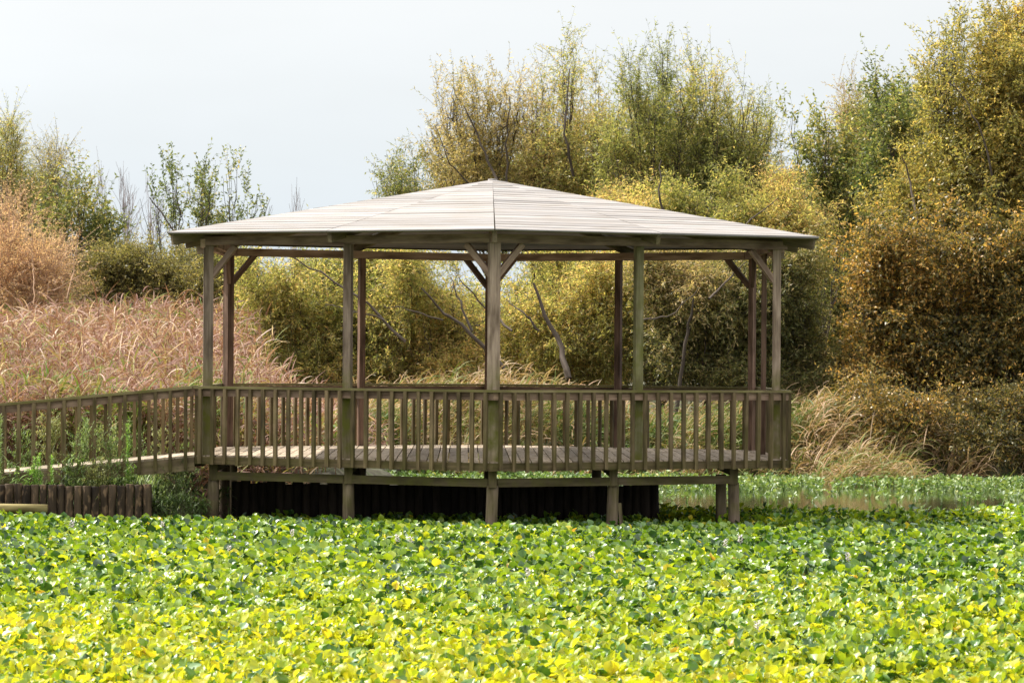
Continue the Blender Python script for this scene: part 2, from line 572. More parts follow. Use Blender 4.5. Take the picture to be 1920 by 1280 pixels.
post(mid(5, RP), 0.115, R(16), M_POST)

# ring plate
for k in range(6):
    g = Geo()
    zr = 4.01 if k in (0, 5) else 3.975
    a, b = hexv(k, RP + .09, zr), hexv(k + 1, RP + .09, zr)
    d = (b - a).normalized()
    ext = 0.06 if k % 2 == 0 else -0.03
    beam(g, a - d * ext, b + d * ext, 0.07, 0.122)
    g.build('ring_beam', M_BEAM, gaz)
    g = Geo()
    a, b = hexv(k, RP - .11, zr + .002), hexv(k + 1, RP - .11, zr + .002)
    d = (b - a).normalized()
    beam(g, a + d * .03, b - d * .03, 0.06, 0.112)
    g.build('inner_ring_beam', M_BEAM, gaz)

# braces at the corner posts
for k in range(6):
    for s in (1, -1):
        p = hexv(k, RP - 0.01)
        d = (hexv(k + s, RP) - hexv(k, RP)).normalized()
        g = Geo()
        a = p + d * 0.05 + Vector((0, 0, 3.50))
        b = p + d * 0.45 + Vector((0, 0, 3.94))
        beam(g, a, b, 0.06, 0.085, up=d.cross(Vector((0, 0, 1))).cross(b - a))
        g.build('brace', M_BEAM if k in (0, 1, 5) else M_REDPOST, gaz)

# roof: six slopes of boards
RE = 5.43
ZE, ZA = 4.125, 5.035
def roofpt(k, f, z=0.0):
    """corner k at fraction f of the eave radius"""
    v = hexv(k, RE * f)
    v.z = ZE + (ZA - ZE) * (1 - f) + z
    return v
rr = random.Random(11)
NB = 23
for k in range(6):
    g = Geo()
    edges = [1.0]
    while edges[-1] > 0.05:
        edges.append(edges[-1] - rr.uniform(0.036, 0.05))
    edges[-1] = 0.004
    for half in (0, 1):
        for i in range(len(edges) - 1):
            f0, f1 = edges[i], edges[i + 1]
            dz0 = rr.choice([0.0, 0.001, 0.002, 0.004, 0.006]) + 0.001
            th = 0.016
            gap = rr.choice([.0008, .001, .0016, .0024])
            fa, fb = f0 - (gap if i else 0), f1 - 0.0010
            m0a = (roofpt(k, fa) + roofpt(k + 1, fa)) / 2
            m0b = (roofpt(k, fb) + roofpt(k + 1, fb)) / 2
            e = 0.004
            if half == 0:
                A, B, C_, D = roofpt(k, fa).lerp(m0a, e), m0a.lerp(roofpt(k, fa), e * .6), m0b.lerp(roofpt(k, fb), e * .6), roofpt(k, fb).lerp(m0b, e)
            else:
                A, B, C_, D = m0a.lerp(roofpt(k + 1, fa), e * .6), roofpt(k + 1, fa).lerp(m0a, e), roofpt(k + 1, fb).lerp(m0b, e), m0b.lerp(roofpt(k + 1, fb), e * .6)
            jl, jr = rr.uniform(-.002, .002), rr.uniform(-.002, .002)
            top = [A + Vector((0, 0, dz0 + jl)), B + Vector((0, 0, dz0 + jr)), C_, D]
            bot = [v - Vector((0, 0, th)) for v in (A, B, C_, D)]
            V = bot + top
            off = rr.random() * 50
            ln = (B - A).length
            G = []
            for v in V:
                dd = (v - A)
                G.append((off + dd.dot((B - A).normalized()), off + (v - A).cross((B - A).normalized()).length, off + v.z * 2))
            t = rr.random()
            for q in [[3, 2, 1, 0], [4, 5, 6, 7], [0, 1, 5, 4], [1, 2, 6, 5], [2, 3, 7, 6], [3, 0, 4, 7]]:
                g.add([V[x] for x in q], [[0, 1, 2, 3]], t, [G[x] for x in q])
    g.build('roof_slope', M_ROOF, gaz)
    # eave trim below the lowest board
    g = Geo()
    a, b = roofpt(k, .994, -.028), roofpt(k + 1, .994, -.028)
    beam(g, a, b, 0.03, 0.02)
    g.build('eave_trim', M_TRIM, gaz)
# apex cap
g = Geo()
tubes(g, [[(GX, GY, ZA - .03), (GX, GY, ZA + .012), (GX, GY, ZA + .02)]], [[0.07, 0.07, 0.0]], k=6)
g.build('roof_cap', M_ROOF, gaz)
# rafters: hips and one at the middle of each slope
for k in range(6):
    for h in (0, 1):
        if h == 0:
            a, b = roofpt(k, .985, -.125), roofpt(k, .05, -.125)
        else:
            a = (roofpt(k, .985, -.115) + roofpt(k + 1, .985, -.115)) / 2
            b = (roofpt(k, .06, -.115) + roofpt(k + 1, .06, -.115)) / 2
        g = Geo()
        beam(g, a, b, 0.065, 0.15 if h == 0 else 0.125)
        g.build('rafter', M_RAFT, gaz)

# deck of parallel boards clipped to the hexagon
RD = 4.93
g = Geo()
rr = random.Random(3)
bw = 0.146
x = -RD * .866
ap = RD * math.cos(math.pi / 6)
while x < RD * .866 - .01:
    x1 = min(x + bw - .016, RD * .866)
    c0, c1 = x, x1
    def yl(xx): return RD - abs(xx) / math.tan(math.pi / 3) * 1.0
    top = [(c0, -yl(c0)), (c1, -yl(c1)), (c1, yl(c1)), (c0, yl(c0))]
    zt = DZ + rr.uniform(-.002, .002)
    V = [(GX + a, GY + b, DZ - .03) for a, b in top] + [(GX + a, GY + b, zt) for a, b in top]
    off = rr.random() * 60
    G = [(v[1] + off, v[0] + off, v[2] + off) for v in V]
    t = rr.random()
    for q in [[3, 2, 1, 0], [4, 5, 6, 7], [0, 1, 5, 4], [1, 2, 6, 5], [2, 3, 7, 6], [3, 0, 4, 7]]:
        g.add([V[k] for k in q], [[0, 1, 2, 3]], t, [G[k] for k in q])
    x += bw
g.build('deck', M_DECK, gaz)
for k in range(6):
    g = Geo()
    a, b = hexv(k, RD + .022, .842), hexv(k + 1, RD + .022, .842)
    d = (b - a).normalized()
    beam(g, a - d * .01, b + d * .01, .038, .110)
    g.build('fascia_board', M_RAIL, gaz)

# railings
def railing(root, a, b, zfoot_off, ztop_off, n, skip=0, mats=(M_CAP, M_SUB, M_RAIL), inset=0.0, cap_ext=(0.02, 0.02), collect=None, outward=None, capw=.13):
    """a, b: rail line ends at deck height (Vectors); returns the railing"""
    d = (b - a)
    ln = d.length
    d.normalize()
    h = Vector((0, 0, 1))
    hd = Vector((d.x, d.y, 0)).normalized()
    nrm = Vector((hd.y, -hd.x, 0)) if outward is None else outward
    g = Geo()
    beam(g, a + h * (ztop_off - .0175) - d * cap_ext[0] - nrm * .03, b + h * (ztop_off - .0175) + d * cap_ext[1] - nrm * .03, capw, .035)
    o = g.build('railing', mats[0], root)
    g = Geo()
    beam(g, a + h * (ztop_off - .092) - nrm * .022, b + h * (ztop_off - .092) - nrm * .022, .036, .105)
    g.build('subrail', mats[1], o)
    for i in range(n):
        f = (i + .5) / n
        c = a.lerp(b, f)
        tw = WR.uniform(-.009, .009)
        gg = Geo() if collect is None or collect[0] > 0 else collect[1]
        wd = WR.uniform(.047, .056)
        beam(gg, c + nrm * .022 + h * (zfoot_off + WR.uniform(-.012, .012)) + hd * tw, c + nrm * .022 + h * (ztop_off - .038), wd, .044, up=nrm)
        if gg is not (collect[1] if collect else None):
            gg.build('baluster', mats[2], o)
            if collect: collect[0] -= 1
    return o

RR = 4.965
H = DZ
collect = [100, Geo()]
sides = [(5, 0), (0, 1), (1, 2), (2, 3), (3, 4)]
for (k0, k1) in sides:
    a, b = hexv(k0, RR, DZ), hexv(k1, RR, DZ)
    c = (a + b) / 2 - Vector((GX, GY, DZ))
    c.normalize()
    railing(gaz, a, b, -.130, RT - DZ, 23, collect=collect, outward=c)
# left side: rail only on its rear half, the ramp comes in at the front half
a, b = hexv(4, RR, DZ), hexv(5, RR, DZ)
railing(gaz, a, a.lerp(b, .46), -.130, RT - DZ, 10, collect=collect, outward=Vector((-1, 0, 0)))
o = collect[1].build('balusters', M_RAIL, gaz)
o['kind'] = 'stuff'
# corner rail posts beside the ramp opening
for f in (.0,):
    g = Geo()
    p = hexv(5, RR - .03)
    beam(g, (p.x + .02, p.y + .05, .79), (p.x + .02, p.y + .05, RT - .04), .10, .08, up=(0, 1, 0))
    g.build('rail_post', M_RAIL, gaz)
g = Geo()
p = a.lerp(b, .48)
beam(g, (p.x, p.y, .79), (p.x, p.y, RT - .04), .09, .09, up=(0, 1, 0))
g.build('rail_post', M_RAIL, gaz)

# piles, caps, beams below the deck
rel = [(-4.03, -2.33), (-2.04, -3.48), (0.0, -4.65), (1.72, -3.62), (3.5, -2.55)]
pp = [Vector((GX + x, GY + y, 0)) for x, y in rel]
pr = random.Random(8)
def pile(p, r=.083, top=.575):
    g = Geo()
    n_ = 7
    zz = np.linspace(-.7, top, n_)
    lean = pr.uniform(-.03, .03)
    P = [[(p.x + lean * (top - z), p.y, z) for z in zz]]
    P[0].append((p.x, p.y, top + .001))
    tubes(g, P, [[r * (1.06 - .08 * i / n_ + pr.uniform(-.02, .02)) for i in range(n_)] + [0.001]], k=14)
    return g.build('pile', M_PILE, gaz, smooth=True)
for p in pp:
    pile(p)
    g = Geo()
    beam(g, (p.x, p.y - .06, .552), (p.x, p.y - .06, .785), .118, .10, up=(0, 1, 0))
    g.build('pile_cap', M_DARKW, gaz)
for i in range(4):
    g = Geo()
    a, b = pp[i].copy(), pp[i + 1].copy()
    d = (b - a).normalized()
    a += d * .062; b -= d * .062
    beam(g, (a.x, a.y - .045, .617), (b.x, b.y - .045, .617), .06, .118)
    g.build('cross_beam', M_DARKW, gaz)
for i, p in enumerate(pp):
    ye = GY + 2.4 if i in (0, 4) else GY + 3.6
    g = Geo()
    beam(g, (p.x, p.y + .02, .732), (p.x, ye, .732), .12, .104)
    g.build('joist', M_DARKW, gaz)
    if i in (0, 1):
        pile(Vector((p.x, GY + .2, 0)), .08, .68)
    if i != 4:
        pile(Vector((p.x, ye - .2, 0)), .08, .68)
pile(pp[4] + Vector((-.16, .30, 0)), .08, .68)

# small stake beside a pile
g = Geo()
c = pw(1168, 985, 54.2)
beam(g, (c[0], 54.2, -.2), (c[0] - .05, 54.2, .32), .05, .04, up=(0, 1, 0))
tag(g.build('stake', M_PILE), 'short split wooden stake leaning on a pile under the pavilion', 'stake')

# ------------------------------------------------------------------ ramp
ramp = empty('boardwalk_ramp', (-5.5, 56.9, 0))
tag(ramp, 'sloping wooden boardwalk ramp with balustrades leading up to the pavilion', 'ramp')
fr = hexv(5, RR, DZ)
y0, y1 = fr.y + .0, fr.y + 2.32
x0 = fr.x - .02
x1 = -10.5
SL = 0.098
def rz(x): return DZ - (x0 - x) * SL
g = Geo()
x = x0 + .02
rr = random.Random(4)
while x > x1:
    xa, xb = x, x - .138
    V = [(xa, y0 - .02, rz(xa) - .03), (xa, y1 + .02, rz(xa) - .03), (xb, y1 + .02, rz(xb) - .03), (xb, y0 - .02, rz(xb) - .03)]
    T = [(v[0], v[1], v[2] + .03 + rr.uniform(0, .003)) for v in V]
    VV = V + T
    off = rr.random() * 60
    G = [(v[1] + off, v[0] + off, v[2] + off) for v in VV]
    t = rr.random()
    for q in BOXF:
        g.add([VV[k] for k in q], [[0, 1, 2, 3]], t, [G[k] for k in q])
    x -= .146
g.build('deck', M_DECK, ramp)
for yy in (y0 + .005, y1 - .005):
    g = Geo()
    beam(g, (x0 + .02, yy, rz(x0) - .125), (x1, yy, rz(x1) - .125), .045, .19)
    g.build('stringer', M_DARKW, ramp)
HT = RT - DZ
railing(ramp, Vector((x0, y0 - .02, DZ)), Vector((x1, y0 - .02, rz(x1))), -.20, HT, 30, outward=Vector((0, -1, 0)), cap_ext=(-.02, 0))
railing(ramp, Vector((x0 - .08, y1, DZ - .008)), Vector((x1, y1, rz(x1))), -.20, HT, 30, outward=Vector((0, 1, 0)), cap_ext=(-.02, 0))
for xx in (-6.3, -8.6):
    for yy in (y0 + .1, y1 - .1):
        g = Geo()
        beam(g, (xx, yy, -.3), (xx, yy, rz(xx) - .04), .1, .1, up=(0, 1, 0))
        g.build('support_post', M_DARKW, ramp)

# ------------------------------------------------------------------ palisades
def palisade(name, label, pa, pb, ztop, dia, jit, seed, mat):
    root = empty(name, (pa[0], pa[1], 0))
    tag(root, label, 'log wall')
    r = random.Random(seed)
    n_ = int(np.linalg.norm(np.array(pb) - np.array(pa)) / dia)
    for i in range(n_):
        f = i / max(1, n_ - 1)
        x, y = pa[0] + (pb[0] - pa[0]) * f, pa[1] + (pb[1] - pa[1]) * f + r.uniform(-.02, .02)
        d = dia * (r.uniform(.47, .58) if mat is M_LOG else r.uniform(.56, .66))
        zt = ztop + r.uniform(-jit, jit * .6)
        ln = r.uniform(-.02, .02)
        g = Geo()
        zz = [-.6, -.1, .15, .3, zt - .012, zt, zt + .002]
        rad = [d * 1.06, d * 1.03, d * r.uniform(.95, 1.04), d * r.uniform(.95, 1.03), d, d * .9, .001]
        tubes(g, [[(x + ln * (zt - z), y, z) for z in zz]], [rad], k=10, tint=r.random())
        g.build('log', mat, root, smooth=True)
    return root
palisade('log_palisade', 'dark upright log retaining wall holding the weedy bank beside the pond', (-8.6, 55.0), (pw(276, 940, 55.0)[0], 55.0), .50, .119, .025, 2, M_LOG)
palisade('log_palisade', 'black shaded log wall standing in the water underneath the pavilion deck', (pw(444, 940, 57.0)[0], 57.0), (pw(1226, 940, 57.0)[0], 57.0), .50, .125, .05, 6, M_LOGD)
g = Geo()
a, b = pw(-90, 951, 54.72), pw(89, 953, 54.72)
tubes(g, [[a - np.array((.001, 0, 0)), a, a * .5 + b * .5, b, b + np.array((.003, 0, 0))]], [[.001, .062, .064, .06, .001]], k=12)
tag(g.build('lying_log', M_LOGL, smooth=True), 'yellowish debarked log lying flat against the foot of the log wall', 'log')
g = Geo()
a, b = pw(-90, 969, 54.5), pw(48, 970, 54.5)
tubes(g, [[a - np.array((.001, 0, 0)), a, a * .5 + b * .5, b, b + np.array((.003, 0, 0))]], [[.001, .05, .05, .048, .001]], k=12)
tag(g.build('lying_log', M_LOGL, smooth=True), 'lower yellowish log half buried in leaves beneath the other lying log', 'log')
# ------------------------------------------------------------------ water hyacinth mat
M_HYA = leaf_mat('hyacinth_leaf', [(0.0, (0.022, 0.065, 0.014)), (0.25, (0.070, 0.175, 0.014)), (0.48, (0.24, 0.345, 0.016)), (0.70, (0.45, 0.46, 0.022)), (0.95, (0.58, 0.47, 0.03)), (1.0, (0.30, 0.15, 0.04))],
                 trans=(0.10, 0.50), rough=0.42, spec=.75, tboost=1.6, coat=.12)

def hya_leaves(g, C, az, el, size, tint, nu, nv, rng):
    """round cupped blades; C base of the blade, az/el of its axis"""
    N = len(C)
    u = np.linspace(-1, 1, nu)
    v = np.linspace(0, 1, nv)
    U, Vv = np.meshgrid(u, v)
    U, Vv = U.ravel(), Vv.ravel()
    wid = np.sqrt(np.clip(1 - (2 * Vv - 1) ** 2, 0, 1)) * .95 + .08 * (1 - Vv)
    asp = rng.uniform(.75, 1.2, N)
    cup = rng.uniform(.15, 1.15, N)
    cur = rng.uniform(-.8, .35, N)
    skew = rng.uniform(-.35, .35, N)
    wav = rng.uniform(0, .20, N)
    ph = rng.uniform(0, 6.28, N)
    lx = Vv[None, :] * size[:, None]
    ly = U[None, :] * wid[None, :] * .5 * (size * asp)[:, None]
    lz = (cup[:, None] * (np.abs(U)[None, :] * wid[None, :]) ** 1.7 * .42 + cur[:, None] * (Vv[None, :] ** 2) * .6 + skew[:, None] * U[None, :] * wid[None, :] * .4
          + wav[:, None] * np.sin(5 * U[None, :] + 4 * Vv[None, :] + ph[:, None])) * size[:, None]
    ca, sa, ce, se = np.cos(az)[:, None], np.sin(az)[:, None], np.cos(el)[:, None], np.sin(el)[:, None]
    h = lx * ce - lz * se
    z = lx * se + lz * ce
    X = C[:, 0:1] + h * ca - ly * sa
    Y = C[:, 1:2] + h * sa + ly * ca
    Z = C[:, 2:3] + z
    P = np.stack([X, Y, Z], -1).reshape(-1, 3)
    base = (np.arange(N) * nu * nv)[:, None, None]
    i = np.arange(nv - 1)[None, :, None] * nu
    j = np.arange(nu - 1)[None, None, :]
    Fq = np.stack([base + i + j, base + i + j + 1, base + i + nu + j + 1, base + i + nu + j], -1).reshape(-1, 4)
    tt = tint[:, None] + rng.normal(0, .03, (N, nu * nv))
    g.add(P, Fq, np.clip(tt, 0, 1).ravel())

def hya_mat(g, cx, cy, rng, hscale=1.0, lsize=.086, lod=0):
    """rosettes at cx, cy"""
    n_ = len(cx)
    p3 = np.stack([cx, cy, np.zeros(n_)], -1)
    mh = (.09 + .05 * wob(p3, 1.1, 21) + .055 * wob(p3, 3.2, 22)) * hscale
    patch = wob(p3, .55, 23) * .5 + wob(p3, 1.6, 24) * .35
    near = np.clip((47 - cy) / 17, 0, 1)
    hole = wob(p3, 2.4, 25)      # small gaps in the carpet
    for l in range(7):
        a = rng.uniform(0, 6.28) + l * 2.4 + rng.uniform(-.5, .5, n_)
        inner = l / 6.0
        el = np.radians(np.clip(rng.normal(12 + 52 * inner, 28, n_), -35, 95))
        rad = rng.uniform(.02, .11, n_) * (1.15 - .6 * inner)
        h = mh * (0.55 + .6 * inner) + rng.uniform(-.03, .04, n_)
        size = lsize * rng.uniform(.5, 1.3, n_)
        C = np.stack([cx + rad * np.cos(a), cy + rad * np.sin(a), WZ + np.maximum(h, .015)], -1)
        old_or_shade = rng.random(n_)
        t = .50 + .19 * patch + .20 * near + rng.normal(0, .085, n_) - .08 * inner
        t = np.where(old_or_shade > .985, rng.uniform(.8, 1, n_), t)
        t = np.where(old_or_shade < .26, t - .34, t)  # random leaves darkened: shade of the gaps put into their tint
        t = np.clip(t, .02, .97)
        keep = (rng.random(n_) < .93) & (hole > -.72)
        if lod == 0:
            hya_leaves(g, C[keep], a[keep], el[keep], size[keep], t[keep], 5, 5, rng)
        else:
            hya_leaves(g, C[keep], a[keep], el[keep], size[keep], t[keep], 3, 4, rng)
        # petiole
        Q = np.stack([cx, cy, np.full(n_, WZ - .02)], -1)[keep]
        D = C[keep] - Q
        pl = np.linalg.norm(D, axis=1)
        strips(g, Q, a[keep], np.arcsin(np.clip(D[:, 2] / pl, -1, 1)), 0, pl, .014, 1, np.clip(t[keep] * .6, 0, 1), prof=np.array([1, .6]))

def in_pavilion(cx, cy):
    return (np.abs(cx - GX) < 4.3) & (cy > 56.0) & (cy < 61)

rng = np.random.default_rng(77)
g = Geo()
def scatter(n_, ya, yb, mx=2.3):
    Y = np.sqrt(rng.uniform(ya ** 2, yb ** 2, n_))
    xl, xr = -.121 * Y - mx, .1455 * Y + mx
    return xl + (xr - xl) * rng.random(n_), Y
cx, cy = scatter(int(15.0 * 16 * 48), 25.5, 41)
hya_mat(g, cx, cy, rng, lod=0)
cx, cy = scatter(int(17.5 * 14 * 48), 41, 55)
# the weedy bank on the left starts behind the log wall
k = ~((cy > 54.85) & (cx < -4.4))
hya_mat(g, cx[k], cy[k], rng, lod=1)
# right of the pavilion, up to the open water
cx, cy = scatter(int(20 * 9.5 * 30), 55, 64, mx=2.5)
edge = 59.6 + .8 * np.sin(cx * .9) + .5 * np.sin(cx * 2.3 + 1) + np.clip((cx - 7) * .35, 0, 2.2)
k = (cx > 2.9) & (cy < edge)
hya_mat(g, cx[k], cy[k], rng, lod=1, hscale=1.1)
k = (cx > -3.3) & (cx <= 2.9) & (cy < 56.7)
hya_mat(g, cx[k], cy[k], rng, lod=1, hscale=.8)
tag(g.build('water_hyacinth', M_HYA, smooth=True), 'bright green and yellow water hyacinth leaves carpeting the pond', 'water plants', kind='stuff')

g = Geo()
cx, cy = scatter(6400, 66.0, 79, mx=3.0)
shore = 71.2 + 1.5 * np.sin(cx * .7 + 2) + .8 * np.sin(cx * 1.9)
den = smooth(0, 5, cy - shore) * .85 + .15
k = (cx > -3.2) & (((cy > shore) & (rng.random(len(cx)) < den + .3)) | (rng.random(len(cx)) < .07))
hya_mat(g, cx[k], cy[k], rng, lod=1, hscale=.8, lsize=.075)
M_HYA2 = leaf_mat('far_hyacinth_leaf', [(0.0, (0.05, 0.10, 0.03)), (0.35, (0.13, 0.22, 0.05)), (0.7, (0.27, 0.34, 0.10)), (1.0, (0.45, 0.42, 0.14))], trans=.35, rough=.45, spec=.7)
tag(g.build('water_hyacinth', M_HYA2, smooth=True), 'darker floating leaves along the far bank beyond the open water', 'water plants', kind='stuff')

# lilac-white flower heads
M_FLW = leaf_mat('pale_lilac_petal', [(0.0, (0.62, 0.56, 0.74)), (1.0, (0.85, 0.82, 0.88))], trans=.4, rough=.6, spec=.2, tboost=1.0)
M_FST = leaf_mat('flower_stalk', [(0.0, (0.08, 0.16, 0.03)), (1.0, (0.12, 0.22, 0.04))], trans=.2)
fp = [(430, 1032), (1388, 1012), (1360, 1020), (1420, 1175), (745, 1010), (770, 1015), (135, 985), (548, 1000), (990, 1075), (305, 984), (1590, 1045), (1110, 1045), (82, 1095)]
flower0 = None
fr_ = np.random.default_rng(5)
for i, (x, y) in enumerate(fp):
    Yd = 2.36 * F / (y - 658 + (960 - x) * .0073)
    c = pw(x, y, Yd)
    if flower0 is None:
        root = empty('hyacinth_flower', (0, 0, 0))
        gs = Geo()
        tubes(gs, [[(0, 0, -.2), (0, 0, -.08), (.005, 0, .0), (.008, 0, .07)]], .005, k=5)
        gp = Geo()
        for j in range(11):
            zc = -.05 + .012 * j
            a0 = j * 2.4
            pc = np.array((math.cos(a0) * .018, math.sin(a0) * .018, zc))
            az = a0 + fr_.uniform(-1.2, 1.2, 6)
            strips(gp, np.repeat(pc[None], 6, 0), az, fr_.uniform(.1, 1.1, 6), fr_.uniform(.2, .9, 6), .045, .022, 3, fr_.random(6))
        st = gs.build('stalk', M_FST, root)
        pt = gp.build('petals', M_FLW, root)
        flower0 = (root, st, pt)
        r_ = root
    else:
        r_ = flower0[0].copy()
        COL.objects.link(r_)
        for ch in flower0[1:]:
            d = ch.copy()
            COL.objects.link(d)
            d.parent = r_
    r_.location = c
    r_.rotation_euler = (0, 0, fr_.uniform(0, 6.28))
    s_ = fr_.uniform(.55, .85)
    r_.scale = (s_, s_, s_)
    tag(r_, 'small pale lilac hyacinth flower head poking out of the leaf carpet', 'flower', 'hyacinth flowers dotted over the leaf carpet')

# ------------------------------------------------------------------ reeds
REED_COLS = [(0.0, (0.10, 0.16, 0.03)), (0.16, (0.22, 0.25, 0.06)), (0.30, (0.36, 0.28, 0.12)), (0.40, (0.16, 0.075, 0.055)), (0.6, (0.27, 0.145, 0.11)), (0.8, (0.41, 0.25, 0.195)), (1.0, (0.70, 0.55, 0.44))]
M_REED = leaf_mat('dry_reed_leaf', REED_COLS, trans=.35, rough=.6, spec=.25, tboost=1.1)
M_REEDG = leaf_mat('green_reed_leaf', [(0.0, (0.05, 0.11, 0.025)), (0.35, (0.14, 0.20, 0.04)), (0.55, (0.26, 0.22, 0.08)), (0.75, (0.40, 0.25, 0.14)), (1.0, (0.64, 0.48, 0.32))], trans=.35, rough=.55, spec=.3, tboost=1.1)

def reeds(g, X, Y, hgt, rng, tmean, tsd, lean=0.0, nb=11, bl=(.28, .6), bw=(.016, .03), plume=.35, top=0.5, curl=1.0):
    n_ = len(X)
    Z = ground_h(X, Y) - .02
    P0 = np.stack([X, Y, Z], -1)
    az = rng.uniform(0, 6.28, n_)
    if lean: az = rng.normal(0.1, .5, n_)
    droop = rng.uniform(.05, .35, n_) + lean
    el = np.radians(rng.uniform(80, 89, n_)) - lean * .3
    tt = np.clip(rng.normal(tmean, tsd, n_) if np.ndim(tmean) == 0 else tmean + rng.normal(0, tsd, n_), 0, 1)
    C = strips(g, P0, az, el, droop, hgt, .013, 5, np.clip(tt, 0, 1), prof=np.linspace(1, .5, 6))
    for b in range(nb):
        f = 1 - top + top * (b + rng.random(n_)) / nb
        ff = np.clip(f, 0, .999) * 5
        i0 = ff.astype(int)
        w = (ff - i0)[:, None]
        ar = np.arange(n_)
        Pb = C[ar, i0] * (1 - w) + C[ar, np.minimum(i0 + 1, 5)] * w
        a2 = rng.uniform(0, 6.28, n_)
        if lean: a2 = np.where(rng.random(n_) < .75, rng.normal(.2, .7, n_), a2)
        e2 = np.radians(rng.uniform(25, 80, n_))
        d2 = rng.uniform(.5, 2.8, n_) * curl
        l2 = rng.uniform(*bl, n_)
        strips(g, Pb, a2, e2, d2, l2, rng.uniform(*bw, n_), 5, np.clip(tt + rng.normal(.02, .15, n_), 0, 1), roll=rng.uniform(-.9, .9, n_))
    k = rng.random(n_) < plume
    if k.any():
        Pt = C[k, -1]
        for q in range(9):
            m = len(Pt)
            strips(g, Pt - np.array((0, 0, .02 * q)), rng.uniform(0, 6.28, m) if not lean else rng.normal(.1, .7, m), np.radians(rng.uniform(40, 85, m)), rng.uniform(.5, 1.6, m), rng.uniform(.10, .24, m), .012, 3, np.clip(rng.normal(.62, .1, m), 0, 1))

rng = np.random.default_rng(12)
g = Geo()
n_ = 6800
Y = rng.uniform(61.5, 86, n_)
X = rng.uniform(0, 1, n_)
xl = -.121 * Y - 2.0
xr = np.interp(Y, [61.5, 65, 70, 74.5, 77, 86], [-3.3, -2.4, -2.2, -2.3, -4.6, -5.4]) + rng.normal(0, .4, n_)
X = xl + (xr - xl) * X
p3 = np.stack([X, Y, 0 * X], -1)
hg = np.interp(Y, [61.5, 66, 72, 80, 86], [1.4, 1.6, 2.15, 2.7, 2.85]) * (1 + .10 * wob(p3, .8, 31)) * rng.uniform(.8, 1.1, n_)
hg = hg * np.interp(873 + F * X / Y, [300, 425, 470, 540, 680], [1, .97, .76, .58, .44])
tm = .57 + .16 * wob(p3, .8, 32) - np.where(wob(p3, 1.1, 33) > .62, .40, 0) - np.clip((66 - Y) / 5, 0, 1) * .17
reeds(g, X, Y, hg, rng, tm, .15, nb=12, top=.62, bl=(.25, .6), bw=(.017, .036), plume=.35, curl=.68)
tag(g.build('reed_bed', M_REED), 'pinkish brown dry reed bed behind the ramp', 'reeds', kind='stuff')

g = Geo()
n_ = 2500
Y = rng.uniform(76.9, 81.5, n_)
X = rng.uniform(-3.6, 8.0, n_)
p3 = np.stack([X, Y, 0 * X], -1)
hg = np.interp(Y, [76.9, 79, 81.5], [1.0, 1.45, 1.7]) * (1 + .22 * wob(p3, 1.2, 41)) * rng.uniform(.7, 1.15, n_)
hg = hg * np.interp(X, [-4, 0, 1.5, 3.2, 6, 8.5], [.75, 1.0, .85, .62, .66, .65])
tm = .52 + .26 * wob(p3, 1.3, 42) + .16 * np.exp(-(X / 1.2) ** 2)
reeds(g, X, Y, hg, rng, tm, .14, nb=11, top=.8, lean=.25, plume=.3)
tag(g.build('reed_fringe', M_REEDG), 'tan and green arching reeds along the far bank behind the pavilion', 'reeds', kind='stuff')

g = Geo()
n_ = 1900
Y = rng.uniform(75.6, 80.0, n_)
X = rng.uniform(6.6, 13.5, n_)
p3 = np.stack([X, Y, 0 * X], -1)
k = (X < 8.6) | (wob(p3, 1.2, 52) > .42)
X, Y, p3 = X[k], Y[k], p3[k]
hg = np.interp(X, [6.4, 7.2, 8.6, 10, 13.5], [1.2, 1.45, 1.1, .75, .65]) * (1 + .2 * wob(p3, 1.4, 51)) * rng.uniform(.6, 1.15, len(X))
tm = .56 + .25 * wob(p3, 1.3, 53)
reeds(g, X, Y, hg, rng, tm, .14, nb=12, top=.95, lean=.42, plume=.35, bl=(.35, .8))
tag(g.build('reed_fringe', M_REEDG), 'wind-swept tan grass and reeds leaning over the water right of the pavilion', 'reeds', kind='stuff')

# ------------------------------------------------------------------ trees
def bez(A, B, C_, n_):
    t = np.linspace(0, 1, n_)[None, :, None]
    return A[:, None, :] * (1 - t) ** 2 + 2 * B[:, None, :] * t * (1 - t) + C_[:, None, :] * t ** 2

